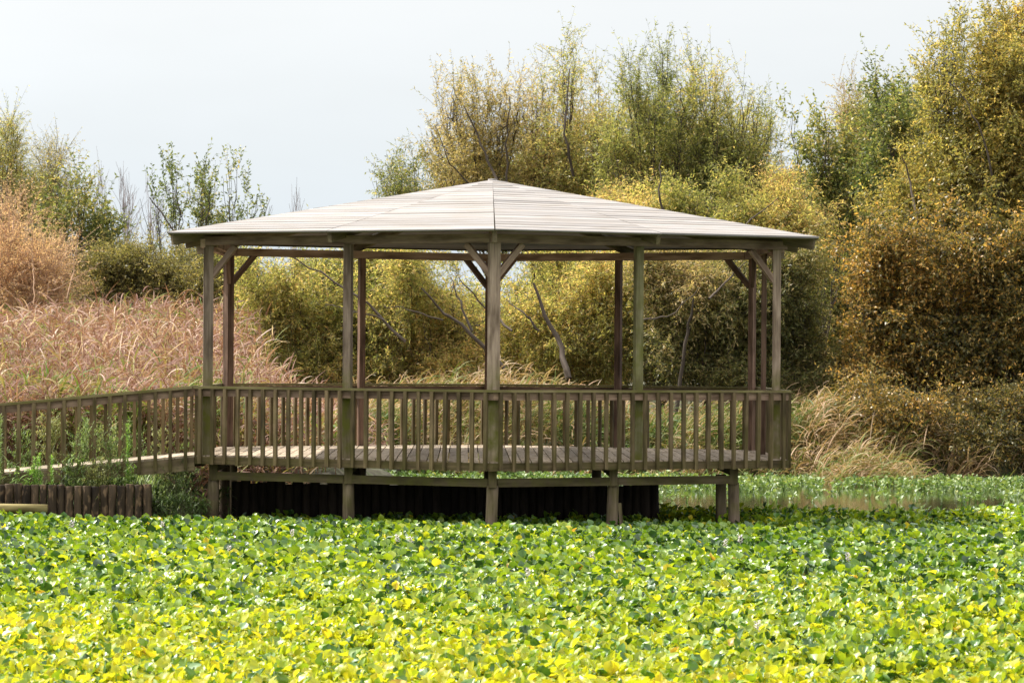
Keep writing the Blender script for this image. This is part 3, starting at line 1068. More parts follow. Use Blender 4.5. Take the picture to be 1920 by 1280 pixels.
def tree(name, label, cat, Y, base, lobes, cols, lai=2.2, leaf=(.075, .02), shoot=(.35, .8), up=.45, droop=.5, nleaf=14, bark=None, thick=1.0, seed=1, group=None,
         trunk_r=.038, twig=.0035, branch_den=6.0, trans=.5, bare=False, gap=-.22, limbs=(), tmean=.5, tsd=.2, rough=.4, leaders=3, fork=.42, noshoot=False):
    rng = np.random.default_rng(seed)
    s = Y / F
    root = empty(name, (0, 0, 0))
    tag(root, label, cat, group)
    bases = []
    for bx in (base if isinstance(base, (list, tuple)) else [base]):
        b = pw(bx, 700, Y)
        b[1] += rng.uniform(-.4, .4)
        b[2] = ground_h(np.array(b[0]), np.array(b[1])) - .1
        bases.append(b)
    root.location = bases[0]
    gt, gl = Geo(), Geo()
    leaf = (leaf[0] * 1.2, leaf[1] * 1.2)
    la = leaf[0] * leaf[1] * .55 / 4.2
    big, lobes = lobes, []
    for lobe in big:          # large crown lobes break up into uneven smaller ones
        cx, cy, rx, ry = lobe[:4]
        f = lobe[4] if len(lobe) > 4 else 1.0
        if rx * ry * s * s > .30 and not bare:
            kk = 4 if rx * ry * s * s < .8 else 6
            a0 = rng.uniform(0, 6.28)
            lobes.append((cx, cy, rx * .55, ry * .6, f, -1))
            par = len(lobes) - 1
            for q in range(kk):
                aa = a0 + q * 6.283 / kk + rng.uniform(-.4, .4)
                rr_ = rng.uniform(.38, .72)
                sc = rng.uniform(.48, .82)
                lobes.append((cx + math.cos(aa) * rx * rr_, cy + math.sin(aa) * ry * rr_, rx * sc, ry * sc * rng.uniform(.9, 1.25), f * rng.uniform(.45, .95), par))
        else:
            lobes.append((cx, cy, rx, ry, f, -1))
    cen = [pw(l[0], l[1], Y) for l in lobes]
    forks = []
    for b in bases:           # the trunk rises to a fork, limbs fan out from there
        near_ = [c_ for c_ in cen if np.argmin([abs(c_[0] - q[0]) for q in bases]) == np.argmin([abs(b[0] - q[0]) for q in bases])] or cen
        cm = np.mean(near_, axis=0)
        low = min(c_[2] for c_ in near_)
        fk = b + (cm - b) * .30
        fk[2] = b[2] + max(.25, min(fork * (cm[2] - b[2]), .85 * (low - b[2])))
        forks.append(fk)
        tr_ = bez(b[None], ((b + fk) / 2 + rng.normal(0, .06, 3))[None], fk[None], 8)
        tubes(gt, tr_, np.linspace(trunk_r * 1.5, trunk_r, 8)[None], k=7, tint=rng.random())
    mains = {}
    for li, lobe in enumerate(lobes):
        par = lobe[5]
        cx, cy, rx, ry = lobe[:4]
        f = lobe[4] if len(lobe) > 4 else 1.0
        c = pw(cx, cy, Y + rng.uniform(-1.2, 1.2) * thick)
        rad = np.array((rx * s, max(.35, .5 * (rx + ry) * s * thick), ry * s))
        bi_ = int(np.argmin([abs(c[0] - q[0]) for q in bases]))
        if bare:
            b = bases[bi_] + rng.normal(0, .12, 3) * np.array((1, 1, 0))
        else:
            b = bases[bi_] + (forks[bi_] - bases[bi_]) * rng.uniform(.62, 1.0)
            if par >= 0:
                pm = mains[par]
                ok_ = [k_ for k_ in range(3, 10) if pm[k_, 2] < c[2] + .1 * rad[2]] or [3]
                b = pm[ok_[-1] if rng.random() < .5 else ok_[rng.integers(0, len(ok_))]].copy()
        tip = c + np.array((rng.uniform(-.2, .2) * rad[0], 0, .45 * rad[2]))
        m = b * .5 + tip * .5 + np.array(((c[0] - b[0]) * .16, 0, -.04 * (tip[2] - b[2]))) + rng.normal(0, .14, 3)
        r0 = trunk_r * (.55 + .45 * min(1, rad[0] * rad[2] / 1.5)) * rng.uniform(.8, 1.1)
        main = bez(b[None], m[None], tip[None], 12)
        main[0, 1:-1] += rng.normal(0, .05, (10, 3))
        mains[li] = main[0]
        if par >= 0: r0 *= .55
        tubes(gt, main, np.linspace(r0, .006, 12)[None] ** 1.0, k=6, tint=rng.random())
        area = math.pi * rad[0] * rad[2] * 1.15
        nbn = int(max(7, area * branch_den * f))
        dirs = rng.normal(size=(nbn, 3))
        dirs /= np.linalg.norm(dirs, axis=1, keepdims=True)
        E = c + dirs * rad * (rng.random((nbn, 1)) ** .45) * rng.uniform(.75, 1.12, (nbn, 1))
        ti = np.clip(rng.beta(2.2, 1.6, nbn) * .75 + .2, 0, .98) * 11
        i0 = ti.astype(int)
        St = main[0][i0] + (main[0][np.minimum(i0 + 1, 11)] - main[0][i0]) * (ti - i0)[:, None]
        # start below the end point, as limbs rise outwards
        hi = St[:, 2] > E[:, 2] - .15
        alt = np.clip((E[:, 2] - b[2]) / max(.5, tip[2] - b[2]) * .8, .05, .95) * 11
        a0 = np.where(hi, alt, ti)
        i0 = a0.astype(int)
        St = main[0][i0] + (main[0][np.minimum(i0 + 1, 11)] - main[0][i0]) * (a0 - i0)[:, None]
        Mi = (St + E) / 2 + rng.normal(0, .10, (nbn, 3)) * rad - np.array((0, 0, .12)) * rad[2] * (1 if not bare else 2.0)
        br = bez(St, Mi, E, 7)
        br[:, 1:-1] += rng.normal(0, .02, (nbn, 5, 3))
        rb = np.clip(np.linalg.norm(E - St, axis=1) * .008, .004, .018)
        tubes(gt, br, rb[:, None] * np.linspace(1, .25, 7)[None], k=4, tint=rng.random(nbn))
        la_ = la
        ns = int(area * lai * f / (la * nleaf)) if not bare else int(area * lai * 8)
        if ns < 1: continue
        bi = rng.integers(0, nbn, ns)
        tb = (rng.random(ns) ** .7 * .85 + .15) * 5.99
        i0 = tb.astype(int)
        S0 = br[bi, i0] + (br[bi, i0 + 1] - br[bi, i0]) * (tb - i0)[:, None] + rng.normal(0, .13, (ns, 3)) * np.minimum(rad, 1.0)
        keep = wob(S0, 2.2, seed * 7 + li) > gap
        S0, bi = S0[keep], bi[keep]
        ns = len(S0)
        if not ns: continue
        od = (S0 - c) / rad
        D = od * .6 + (E[bi] - St[bi]) / (np.linalg.norm(E[bi] - St[bi], axis=1, keepdims=True) + .01) * .4 + rng.normal(0, .55, (ns, 3)) + np.array((0, 0, up * 1.05))
        Lh = rng.uniform(*shoot, ns)
        # leading shoots that break the outline at the top
        nl_ = min(ns, int(leaders * max(1, rad[0] * 2)))
        if nl_ and len(E) > 3:
            hi_ = np.argsort(-E[:, 2] + rng.normal(0, .25 * rad[2], nbn))[:max(2, nbn // 3)]
            pk = rng.choice(hi_, nl_)
            S0[:nl_] = E[pk]
            D[:nl_] = rng.normal(0, .38, (nl_, 3)) + np.array((0, 0, .35 + up)) + (E[pk] - c) / rad * .45
            Lh[:nl_] = rng.uniform(.6, 1.35, nl_) * min(1.0, .35 + rad[2] * .6)
        az = np.arctan2(D[:, 1], D[:, 0])
        el = np.arctan2(D[:, 2], np.hypot(D[:, 0], D[:, 1]))
        dr = rng.normal(droop, .35, ns)
        dr[:nl_] *= .25
        nseg = 5
        tt = np.linspace(0, 1, nseg + 1)
        e = el[:, None] - dr[:, None] * tt[None]
        em = (e[:, 1:] + e[:, :-1]) / 2
        st = (Lh / nseg)[:, None]
        r_ = np.concatenate([np.zeros((ns, 1)), np.cumsum(np.cos(em) * st, 1)], 1)
        z_ = np.concatenate([np.zeros((ns, 1)), np.cumsum(np.sin(em) * st, 1)], 1)
        Cc = np.stack([S0[:, 0:1] + r_ * np.cos(az)[:, None], S0[:, 1:2] + r_ * np.sin(az)[:, None], S0[:, 2:3] + z_], -1)
        if not noshoot:
            tubes(gt, Cc, twig * np.linspace(1, .4, nseg + 1)[None], k=3, tint=rng.random(ns))
        if bare: continue
        # leaves along the shoots
        N = ns * nleaf
        si = np.repeat(np.arange(ns), nleaf)
        u = (np.tile((np.arange(nleaf) + .5) / nleaf, ns) + rng.normal(0, .05, N)).clip(.02, .999) * nseg
        i0 = u.astype(int)
        P = Cc[si, i0] + (Cc[si, i0 + 1] - Cc[si, i0]) * (u - i0)[:, None]
        T = Cc[si, i0 + 1] - Cc[si, i0]
        T /= np.linalg.norm(T, axis=1, keepdims=True) + 1e-9
        rv = rng.normal(size=(N, 3))
        rv[:, 2] -= .35
        rv /= np.linalg.norm(rv, axis=1, keepdims=True)
        d = T * .55 + rv * .85
        d /= np.linalg.norm(d, axis=1, keepdims=True)
        w = np.cross(d, rng.normal(size=(N, 3)))
        w /= np.linalg.norm(w, axis=1, keepdims=True) + 1e-9
        nn = np.cross(d, w)
        Ll = leaf[0] * rng.uniform(.6, 1.25, N)[:, None]
        Wl = leaf[1] * rng.uniform(.7, 1.2, N)[:, None]
        v0 = P
        v1 = P + d * Ll * .45 + w * Wl * .5 + nn * Wl * .12
        v2 = P + d * Ll - nn * Ll * .10
        v3 = P + d * Ll * .45 - w * Wl * .5 + nn * Wl * .12
        V = np.stack([v0, v1, v2, v3], 1).reshape(-1, 3)
        Fq = np.arange(N * 4).reshape(-1, 4)
        cl = wob(S0, 1.1, seed * 3 + 1) * .22 + rng.normal(0, .10, ns)
        tl = np.clip(tmean + cl[si] + rng.normal(0, tsd, N), 0, 1)
        gl.add(V, Fq, np.repeat(tl, 4))
    for lm in limbs:     # bare limbs that show between the leaves, as pixel polylines
        pts = [pw(x, y, Y - lm[2] * 1.25 - .9 + .3 * math.sin(x)) for x, y in lm[0]]
        P = np.array(pts)
        tq = np.linspace(0, len(P) - 1, 10)
        Q = np.stack([np.interp(tq, np.arange(len(P)), P[:, a]) for a in range(3)], -1)
        Q[1:-1] += rng.normal(0, .02, (8, 3))
        tubes(gt, Q[None], np.linspace(lm[1], lm[1] * .35, 10)[None], k=7, tint=rng.random())
    gt.build('trunk', bark or BARK, root)
    if bare:
        return root
    gl.build('crown', leaf_mat(name + '_leaf', cols, trans=trans, rough=rough, spec=.4, tboost=1.6), root)
    return root

YG = [(0.0, (0.11, 0.135, 0.045)), (0.35, (0.24, 0.265, 0.08)), (0.6, (0.41, 0.385, 0.135)), (0.85, (0.56, 0.45, 0.18)), (1.0, (0.58, 0.38, 0.18))]
YEL = [(0.0, (0.15, 0.16, 0.05)), (0.3, (0.29, 0.29, 0.08)), (0.6, (0.46, 0.41, 0.13)), (0.85, (0.60, 0.47, 0.18)), (1.0, (0.62, 0.40, 0.18))]
DKG = [(0.0, (0.05, 0.075, 0.025)), (0.4, (0.12, 0.155, 0.05)), (0.75, (0.26, 0.26, 0.085)), (1.0, (0.48, 0.38, 0.15))]
TAN = [(0.0, (0.14, 0.15, 0.05)), (0.4, (0.28, 0.255, 0.09)), (0.75, (0.44, 0.335, 0.14)), (1.0, (0.56, 0.44, 0.25))]
SAL = [(0.0, (0.50, 0.32, 0.17)), (0.5, (0.70, 0.46, 0.30)), (1.0, (0.80, 0.64, 0.42))]
GOLD = [(0.0, (0.10, 0.11, 0.035)), (0.35, (0.25, 0.245, 0.075)), (0.65, (0.43, 0.36, 0.11)), (0.88, (0.57, 0.41, 0.12)), (1.0, (0.62, 0.46, 0.20))]
ORG = [(0.0, (0.06, 0.065, 0.02)), (0.28, (0.17, 0.145, 0.04)), (0.52, (0.34, 0.24, 0.07)), (0.76, (0.57, 0.32, 0.08)), (0.92, (0.68, 0.39, 0.11)), (1.0, (0.72, 0.54, 0.26))]
SCR = [(0.0, (0.10, 0.105, 0.04)), (0.4, (0.22, 0.20, 0.07)), (0.75, (0.38, 0.31, 0.12)), (1.0, (0.52, 0.40, 0.21))]
OLV = [(0.0, (0.055, 0.07, 0.024)), (0.45, (0.15, 0.165, 0.05)), (0.75, (0.32, 0.28, 0.10)), (1.0, (0.56, 0.42, 0.22))]

GT = 'trees and bushes behind the pond'
# far left
tree('willow_tree', 'tall feathery yellow-green willow at the far left edge', 'tree', 92, 10,
     [(18, 320, 40, 90, .8), (-20, 380, 60, 110), (40, 420, 45, 70, .9), (0, 480, 70, 80)], YG, lai=.8, leaf=(.07, .014), up=.8, seed=101, leaders=7, tmean=.6)
tree('willow_tree', 'thin tan willow with wispy plumes beside the tall willow at the left edge', 'tree', 94, 80,
     [(98, 320, 32, 62, .7), (70, 390, 45, 70, .8), (110, 400, 35, 60, .5)], TAN, lai=.5, leaders=7, leaf=(.06, .012), up=.8, seed=102)
tree('osier_bush', 'salmon-orange bare-twigged bush rising from the reeds at the left edge', 'bush', 86.5, [20, 70, 120],
     [(15, 420, 45, 95, .6), (50, 500, 70, 85, .9), (105, 520, 50, 70, .8), (-30, 520, 70, 100), (55, 550, 80, 50)], SAL, lai=.30, leaders=6, leaf=(.06, .009), shoot=(.5, 1.0), up=.7, droop=.35, bark=BARK_S, twig=.006, seed=103,
     limbs=[([(62, 570), (64, 500), (60, 420)], .015, .4), ([(125, 560), (140, 500), (150, 430)], .016, .3), ([(100, 545), (170, 505), (192, 490)], .013, .5)])
tree('alder_tree', 'dark green multi-stemmed tree behind the salmon bush on the left', 'tree', 90, [110, 150, 185],
     [(150, 365, 35, 50, .8), (195, 400, 32, 55, .8), (105, 375, 36, 48), (130, 430, 60, 50), (180, 455, 50, 45, .8), (90, 450, 40, 60), (150, 500, 75, 40)], DKG, lai=.9, leaders=6, leaf=(.085, .035), up=.6, seed=104, tmean=.55)
for i, (x, top, w, lab) in enumerate([(182, 300, 16, 'bare grey poplar in the distance, leftmost of the row behind the dark green trees'), (234, 305, 24, 'broad bare grey poplar in the distance, tallest in the gap between the dark green trees'),
                                      (282, 318, 20, 'bare grey poplar in the distance behind the sparse dark tree left of the roof'), (552, 368, 22, 'small bare twiggy treetop just above the left slope of the roof')]):
    tree('bare_poplar', lab, 'tree', 170, x, [(x, (top + 470) / 2, w, (470 - top) / 2), (x + 4, (top + 520) / 2, w * .8, (470 - top) / 2)], None, lai=2.4, bare=True, bark=BARK_P, up=1.6, droop=-.1, shoot=(.8, 1.8), branch_den=1.6, twig=.013, seed=110 + i, thick=.6, trunk_r=.13,
         group='bare poplars in the distance')
tree('sparse_tree', 'sparse dark-leaved tree with many upright stems just left of the pavilion roof', 'tree', 95, [345, 420],
     [(288, 375, 30, 50, .7), (330, 365, 38, 55, .8), (385, 375, 38, 58, .9), (435, 360, 34, 50, .8), (475, 385, 32, 40, .8), (505, 392, 14, 24, .8), (350, 430, 70, 45, .7), (430, 440, 60, 50)], DKG, lai=.45, leaders=7, leaf=(.085, .034), up=.8, droop=.1, seed=120, tmean=.40,
     limbs=[([(355, 520), (330, 440), (280, 370)], .035, .5), ([(360, 520), (385, 440), (395, 350)], .03, .4)])
tree('willow_bush', 'olive green bush between the salmon bush and the pavilion, the left one of two', 'bush', 89, [200, 260], [(190, 515, 60, 55), (250, 510, 60, 55), (225, 560, 90, 50)], SCR, lai=2.2, leaf=(.07, .02), seed=121, tmean=.45)
tree('willow_bush', 'olive green bush right beside the left corner post of the pavilion', 'bush', 88, [320, 390], [(310, 515, 55, 60), (370, 530, 60, 65), (430, 540, 50, 80), (340, 570, 90, 45)], SCR, lai=2.2, leaf=(.07, .02), seed=122, tmean=.45)
# behind the pavilion
tree('willow_tree', 'yellow willow filling the left bays of the pavilion', 'tree', 84, [650, 760],
     [(520, 560, 80, 100), (610, 540, 80, 100), (700, 550, 80, 100), (560, 640, 110, 70), (680, 650, 110, 70), (600, 700, 130, 45, .8), (475, 600, 45, 90, .9), (490, 690, 60, 50)], YG, lai=1.35, leaf=(.085, .018), droop=.9, up=.35, seed=130, tmean=.58, trans=.62,
     limbs=[([(760, 640), (690, 570), (600, 510), (540, 478)], .035, 1.6), ([(720, 600), (640, 575), (610, 570)], .02, 1.7)])
tree('willow_tree', 'yellow-green leaning willow seen through the bay left of the thick front post', 'tree', 83, [920, 860],
     [(770, 530, 60, 80), (840, 560, 55, 70, .6), (800, 620, 90, 70), (880, 600, 50, 60, .5), (860, 680, 80, 50), (760, 690, 90, 50), (720, 600, 70, 90, .8)], YG, lai=1.25, leaf=(.085, .018), droop=.9, up=.35, seed=131, tmean=.56, trans=.62,
     limbs=[([(945, 690), (880, 625), (830, 585), (790, 540)], .05, 1.2), ([(885, 620), (860, 560), (845, 520)], .03, 1.3), ([(960, 620), (900, 570), (860, 520)], .028, 1.3), ([(830, 600), (770, 580), (720, 575)], .02, 1.4)])
tree('willow_tree', 'golden willow with a dark leaning trunk seen right of the thick front post', 'tree', 84, [1080, 1000],
     [(1040, 520, 70, 60, .8), (1120, 540, 70, 80), (960, 600, 60, 80, .7), (1060, 620, 80, 70), (1140, 640, 60, 70), (990, 690, 90, 45), (1080, 690, 90, 40), (1170, 560, 60, 100), (1130, 600, 80, 100, .8)], YG, lai=1.25, leaf=(.085, .018), droop=.8, up=.35, seed=132, tmean=.62, trans=.62,
     limbs=[([(1066, 710), (1050, 650), (1020, 590), (1000, 530)], .075, 1.5), ([(1010, 620), (985, 590), (950, 560)], .03, 1.2)])
tree('dark_bush', 'dark shaded thicket behind the right bays of the pavilion', 'bush', 82.5, [1240, 1330, 1450],
     [(1240, 600, 60, 90, .9), (1310, 560, 80, 90), (1390, 560, 90, 100), (1300, 660, 90, 60), (1400, 660, 90, 70), (1480, 570, 70, 110), (1500, 670, 70, 80), (1250, 520, 60, 60), (1225, 700, 60, 45), (1320, 720, 80, 35)], OLV, lai=1.35, leaf=(.085, .02), droop=.9, seed=133, tmean=.6, trans=.4,
     limbs=[([(1266, 775), (1290, 630), (1300, 560)], .05, .9), ([(1200, 600), (1260, 590), (1310, 540)], .02, 1.8), ([(1330, 560), (1370, 520), (1400, 490)], .025, 1.8)])
# a second row further back closes the view under the crowns
for i, (x, y, rx, ry, cl_, lab) in enumerate([(480, 620, 110, 90, YG, 'far green-yellow thicket behind the left corner posts of the pavilion'), (680, 610, 130, 110, YG, 'far yellow thicket behind the bay left of the middle'),
        (930, 640, 110, 80, YG, 'far green thicket behind the thick front post'), (1130, 590, 120, 120, YG, 'far gold-green thicket behind the green stained post'), (1340, 560, 150, 150, YG, 'far olive thicket behind the dark bush'),
        (1540, 600, 110, 160, OLV, 'far dark olive thicket showing between the roof end and the orange bush'), (120, 570, 180, 50, OLV, 'low olive thicket behind the reeds on the far left'), (1580, 470, 70, 90, OLV, 'olive shrub right of the roof end above the dark thicket'),
        (1000, 360, 150, 90, YG, 'broad gold-green crown behind the roof peak, in the back row'), (1270, 360, 160, 130, YG, 'broad gold-green crown behind the right roof slope, in the back row'), (1460, 400, 110, 110, YG, 'pale green crown behind the roof end, in the back row'),
        (1740, 330, 130, 150, GOLD, 'golden crown behind the large corner tree, in the back row'), (1990, 420, 200, 250, GOLD, 'tall golden crown at the right edge, in the back row'), (1740, 590, 160, 150, GOLD, 'golden thicket behind the orange bush')]):
    tree('thicket', lab, 'bush', 98 + i * .7, [x - rx * .5, x + rx * .4], [(x - rx * .5, y, rx * .6, ry), (x + rx * .45, y + 6, rx * .65, ry * .9), (x, y + ry * .5, rx, ry * .55)], cl_, lai=1.9, leaf=(.095, .026), seed=170 + i, tmean=.45)
# above the roof
tree('willow_tree', 'airy autumn willow rising behind the roof peak', 'tree', 92, [930, 1000],
     [(862, 215, 40, 60, .55), (900, 190, 45, 45, .45), (950, 190, 45, 50, .5), (860, 290, 55, 50, .7), (935, 260, 60, 65, .7), (1000, 250, 50, 60, .7), (900, 340, 110, 50, .9), (1000, 340, 90, 50), (820, 340, 45, 30, .7), (1010, 200, 40, 50, .35), (960, 300, 90, 50, .6), (835, 210, 40, 55, .3), (820, 280, 50, 50, .45)], TAN, lai=.40, leaf=(.085, .018), up=.5, droop=.6, seed=140, leaders=6, gap=-.5, fork=.66, tmean=.5,
     limbs=[([(940, 350), (905, 280), (870, 200)], .04, .6), ([(950, 345), (950, 260), (955, 180)], .03, .6), ([(880, 345), (840, 300), (815, 235)], .02, .6)])
tree('willow_bush', 'low dark grey-green spray of branches over the left roof slope', 'bush', 91, [790], [(745, 335, 38, 35, .9), (775, 320, 30, 30, .7), (715, 335, 22, 12, .7), (760, 400, 60, 60)], DKG, lai=1.2, leaf=(.09, .02), up=.1, droop=.2, seed=141, tmean=.6)
tree('willow_tree', 'green-gold willow with one tall plume right of the roof peak', 'tree', 91, [1060, 1110],
     [(1060, 150, 32, 62, .7), (1065, 240, 50, 60, .9), (1020, 180, 34, 50, .5), (1120, 190, 26, 65, .5), (1120, 270, 45, 60, .9), (1060, 330, 80, 60), (1140, 340, 70, 60), (1010, 280, 60, 60, .5), (1160, 250, 40, 70, .5)], YG, lai=.62, leaf=(.085, .018), up=.6, seed=142, fork=.62, leaders=6, gap=-.4, tmean=.55,
     limbs=[([(1075, 330), (1060, 240), (1068, 130)], .035, .7)])
tree('willow_tree', 'tall green willow with several pointed shoots above the right roof slope', 'tree', 89, [1240, 1320],
     [(1245, 130, 22, 75, .6), (1185, 150, 18, 70, .5), (1215, 200, 40, 75, .8), (1280, 200, 40, 85, .8), (1335, 180, 22, 80, .6), (1400, 190, 20, 80, .5), (1370, 250, 40, 75, .8), (1230, 290, 75, 75), (1330, 300, 75, 70), (1420, 310, 45, 70, .8), (1180, 330, 60, 70), (1310, 130, 25, 50, .4), (1430, 250, 40, 60, .5), (1150, 300, 50, 60, .5)], YG, lai=.74, leaf=(.085, .018), up=.8, droop=.2, seed=143, fork=.6, leaders=7, gap=-.4, tmean=.38)
tree('willow_tree', 'dense gold-tinted willow mass leaning over the right end of the roof', 'tree', 86, [1250, 1400],
     [(1150, 400, 70, 50), (1240, 400, 80, 60), (1330, 410, 80, 65), (1420, 400, 80, 70), (1500, 420, 60, 70), (1330, 470, 120, 50), (1450, 490, 90, 60)], YG, lai=2.3, leaf=(.085, .018), seed=144, tmean=.64, trans=.6,
     limbs=[([(1350, 470), (1400, 420), (1460, 370)], .025, 1.3), ([(1250, 410), (1235, 360), (1240, 300)], .03, 1.3)])
# right side
tree('bare_birch', 'pale pinkish nearly bare treetop between the dark green trees on the right', 'tree', 108, [1600], [(1590, 220, 26, 62, .8), (1620, 250, 25, 55, .6), (1600, 300, 50, 50)], TAN, lai=.5, leaf=(.07, .02), bark=BARK_S, up=.9, droop=.1, seed=150, twig=.007)
tree('alder_tree', 'dark green alder standing right of the roof end, the shorter of two', 'tree', 90, [1540], [(1490, 230, 22, 40, .6), (1540, 280, 40, 65), (1575, 330, 45, 60), (1540, 380, 60, 50), (1590, 400, 50, 60, .8)], DKG, lai=1.1, leaders=5, leaf=(.09, .04), up=.6, seed=151, tmean=.55)
tree('alder_tree', 'taller dark green alder with a pointed top beside the golden tree', 'tree', 89, [1680], [(1645, 165, 24, 50), (1675, 220, 45, 60), (1720, 220, 40, 50, .8), (1690, 290, 50, 55), (1650, 350, 50, 60, .8)], DKG, lai=1.25, leaders=5, leaf=(.09, .04), up=.6, seed=152, tmean=.52)
tree('golden_tree', 'large golden-green tree filling the upper right corner', 'tree', 86, [1800, 1900],
     [(1780, 90, 45, 55, .4), (1765, 160, 50, 60, .5), (1880, 80, 50, 70, .8), (1850, 160, 70, 70), (1930, 150, 60, 110), (1790, 250, 80, 70, .8), (1880, 270, 90, 90), (1760, 330, 80, 60), (1960, 300, 70, 110), (1840, 360, 100, 60), (1700, 390, 70, 55)], GOLD, lai=1.6, leaders=8, leaf=(.08, .032), up=.5, seed=153, tmean=.52,
     limbs=[([(1860, 330), (1840, 240), (1790, 160)], .024, .9), ([(1720, 420), (1705, 330), (1690, 290)], .03, 1.2)])
tree('orange_bush', 'big orange-leaved bush hanging down to the bank on the right', 'bush', 82, [1680, 1800, 1900, 2040],
     [(1650, 480, 80, 75), (1740, 470, 80, 80), (1830, 500, 90, 90), (1920, 520, 80, 110), (1620, 580, 60, 80), (1720, 590, 100, 90), (1830, 620, 100, 90), (1930, 650, 80, 100), (2040, 620, 90, 150), (2030, 480, 90, 80), (1660, 690, 85, 80), (1770, 710, 100, 80), (1880, 740, 100, 80), (1600, 700, 40, 60, .7)], ORG, lai=1.9, leaders=3, tsd=.26, leaf=(.08, .036), up=.2, droop=.9, seed=154, tmean=.46, trans=.42)

tree('dark_bush', 'dark brambly shrub on the bank under the orange bush', 'bush', 79.0, [1650, 1780, 1890, 2050], [(1610, 740, 60, 60, .8), (1690, 780, 80, 60), (1730, 830, 70, 35), (1790, 800, 80, 60), (1850, 840, 70, 35), (1890, 790, 90, 65), (1960, 800, 60, 70), (2060, 800, 80, 70)], ORG, lai=1.6, leaf=(.07, .026), up=.3, droop=.9, seed=160, tmean=.34, trans=.3)
# ------------------------------------------------------------------ weeds by the ramp
M_WST = leaf_mat('weed_stem', [(0.0, (0.05, 0.08, 0.02)), (1.0, (0.14, 0.17, 0.05))], trans=.1)
WCOL = {'bright': [(0.0, (0.15, 0.33, 0.05)), (1.0, (0.40, 0.58, 0.13))],
        'mid': [(0.0, (0.11, 0.20, 0.045)), (1.0, (0.33, 0.42, 0.14))],
        'pale': [(0.0, (0.22, 0.25, 0.08)), (1.0, (0.50, 0.50, 0.22))],
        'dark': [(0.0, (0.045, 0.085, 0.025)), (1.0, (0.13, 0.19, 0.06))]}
WMAT = {k: leaf_mat('weed_leaf_' + k, v, trans=.4) for k, v in WCOL.items()}
def weed(x, ytop, Y, kind, style, lab, seed, width=1.0):
    rng = np.random.default_rng(seed)
    tp = pw(x, ytop, Y)
    zb = float(ground_h(np.array(tp[0]), np.array(Y))) - .03
    if zb < -.1: zb = -.15
    h = tp[2] - zb
    root = empty('weed', (tp[0], Y, zb))
    tag(root, lab, 'weed', 'weeds growing round the ramp')
    gs, gl = Geo(), Geo()
    ns = 3 if style != 'plume' else 2
    P0 = np.array([(tp[0] + rng.normal(0, .05 * width), Y + rng.normal(0, .05), zb) for _ in range(ns)])
    C = strips(gs, P0, rng.uniform(0, 6.28, ns), np.radians(rng.uniform(84, 90, ns)), rng.uniform(-.1, .25, ns), h * rng.uniform(.85, 1.02, ns), .012, 6, rng.random(ns), prof=np.linspace(1, .4, 7))
    gs2 = Geo()
    tubes(gs2, C, np.linspace(.006, .002, 7)[None] * np.ones((ns, 1)), k=4, tint=rng.random(ns))
    def along(m, lo):
        si = rng.integers(0, ns, m)
        u = (lo + (1 - lo) * rng.random(m)) * 5.99
        i0 = u.astype(int)
        return C[si, i0] + (C[si, i0 + 1] - C[si, i0]) * (u - i0)[:, None], u / 6
    if style == 'plume':
        P, u = along(800, .08)
        strips(gl, P, rng.uniform(0, 6.28, 800), np.radians(rng.uniform(10, 70, 800)), rng.uniform(.2, 1.2, 800), rng.uniform(.06, .16, 800) * width * (1.25 - .75 * u), .009, 3, rng.random(800))
    elif style == 'broad':
        P, u = along(170, .1)
        strips(gl, P, rng.uniform(0, 6.28, 170), np.radians(rng.uniform(0, 60, 170)), rng.uniform(.5, 1.6, 170), rng.uniform(.09, .22, 170) * width, .024, 4, rng.random(170))
    else:   # bushy, with side branches
        m = int(40 * width)
        P, u = along(m, .25)
        B = strips(Geo(), P, rng.uniform(0, 6.28, m), np.radians(rng.uniform(25, 70, m)), rng.uniform(-.2, .6, m), rng.uniform(.15, .38, m) * width * (1.2 - .6 * u), .004, 5, .5)
        tubes(gs2, B, .002, k=3)
        q = 26
        bi = np.repeat(np.arange(m), q)
        w = rng.random(m * q) * 4.99
        i0 = w.astype(int)
        PP = B[bi, i0] + (B[bi, i0 + 1] - B[bi, i0]) * (w - i0)[:, None]
        strips(gl, PP, rng.uniform(0, 6.28, m * q), np.radians(rng.uniform(-20, 80, m * q)), rng.uniform(0, 1.2, m * q), rng.uniform(.025, .06, m * q), .010, 2, rng.random(m * q))
    gs2.build('stem', M_WST, root)
    gl.build('leaves', WMAT[kind], root)

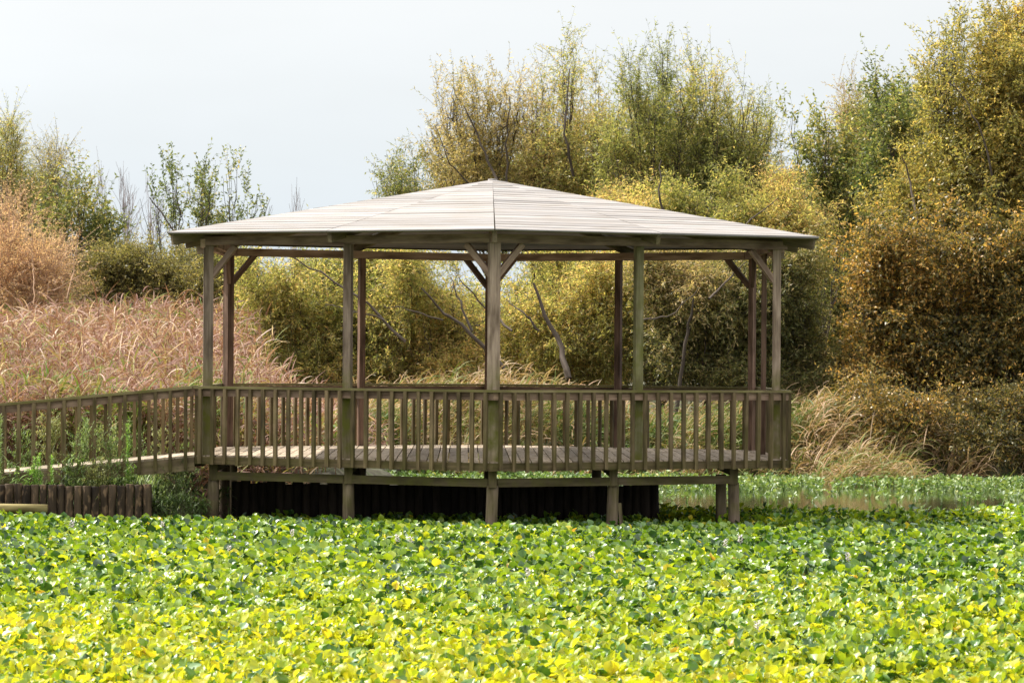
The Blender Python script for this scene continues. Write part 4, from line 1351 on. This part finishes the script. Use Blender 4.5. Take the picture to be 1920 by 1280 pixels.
WL = [(68, 842, 55.25, 'bright', 'plume', 'bright green feathery weed above the lying log, the shorter left one of a pair'),
      (92, 838, 55.25, 'bright', 'plume', 'bright green feathery weed with a drooping top, the right one of a pair'),
      (55, 872, 55.2, 'bright', 'broad', 'low bright green weed at the left foot of the feathery pair'),
      (4, 755, 55.2, 'mid', 'plume', 'tall green weed against the ramp rail at the left edge of the photo'),
      (28, 858, 55.3, 'mid', 'broad', 'leafy green weed behind the log wall near the left edge'),
      (120, 862, 55.4, 'dark', 'broad', 'dark leafy weed right of the feathery pair'),
      (138, 790, 55.3, 'mid', 'bush', 'tall thin weed in front of the ramp balusters'),
      (152, 850, 55.2, 'mid', 'broad', 'drooping narrow-leaved weed at the middle of the log wall'),
      (178, 858, 55.2, 'pale', 'bush', 'pale flowering weed spilling over the log wall'),
      (200, 862, 55.3, 'pale', 'broad', 'pale long-leaved weed hanging over the log tops'),
      (216, 800, 55.35, 'mid', 'bush', 'bushy weed rising in front of the ramp deck'),
      (238, 785, 55.3, 'bright', 'plume', 'tall fine-leaved light green weed before the ramp rail'),
      (243, 858, 55.2, 'mid', 'broad', 'narrow-leaved weed at the right end of the log wall'),
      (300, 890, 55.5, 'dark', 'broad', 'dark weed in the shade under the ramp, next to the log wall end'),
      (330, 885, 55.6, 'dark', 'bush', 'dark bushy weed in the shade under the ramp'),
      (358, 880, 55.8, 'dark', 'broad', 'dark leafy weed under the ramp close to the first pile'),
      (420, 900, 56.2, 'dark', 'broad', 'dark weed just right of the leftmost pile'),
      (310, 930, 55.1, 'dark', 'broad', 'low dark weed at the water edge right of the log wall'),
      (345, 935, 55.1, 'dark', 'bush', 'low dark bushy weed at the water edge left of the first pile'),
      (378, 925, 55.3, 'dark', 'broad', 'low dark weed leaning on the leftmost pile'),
      (85, 760, 58.6, 'pale', 'bush', 'big pale bushy weed behind the ramp near its left end'),
      (110, 790, 58.7, 'pale', 'bush', 'pale bushy weed behind the ramp, right of the biggest one'),
      (45, 800, 58.7, 'mid', 'bush', 'green bushy weed behind the ramp at its left end'),
      (150, 790, 58.6, 'mid', 'bush', 'green bushy weed behind the middle of the ramp'),
      (185, 800, 58.7, 'pale', 'bush', 'pale weed behind the ramp, left of the light green plume'),
      (222, 805, 58.8, 'pale', 'bush', 'pale weed behind the ramp, right of its middle'),
      (262, 815, 58.7, 'mid', 'bush', 'low green weed behind the right part of the ramp'),
      (310, 805, 58.8, 'pale', 'bush', 'pale weed behind the ramp near the pavilion'),
      (345, 820, 58.8, 'mid', 'bush', 'green weed behind the ramp where it meets the pavilion')]
for i, (x, yt, Yd, kd, st, lab) in enumerate(WL):
    weed(x, yt, Yd, kd, st, lab, 300 + i, width=1.35 if st == 'bush' else 1.0)

# low ground cover on the shaded bank
g = Geo()
rng = np.random.default_rng(9)
n_ = 5200
X = rng.uniform(-8.8, -3.7, n_)
Y = rng.uniform(54.95, 62, n_)
k = ~((Y < 55.15) & (X < -4.4))
X, Y = X[k], Y[k]
Zg = ground_h(X, Y)
k = Zg > -.2
X, Y, Zg = X[k], Y[k], Zg[k]
n_ = len(X)
strips(g, np.stack([X, Y, Zg - .02], -1), rng.uniform(0, 6.28, n_), np.radians(rng.uniform(40, 88, n_)), rng.uniform(.2, 1.6, n_), rng.uniform(.12, .38, n_), .014, 4, rng.random(n_))
tag(g.build('grass', WMAT['mid']), 'rough green grass on the bank beneath the ramp', 'grass', kind='stuff')
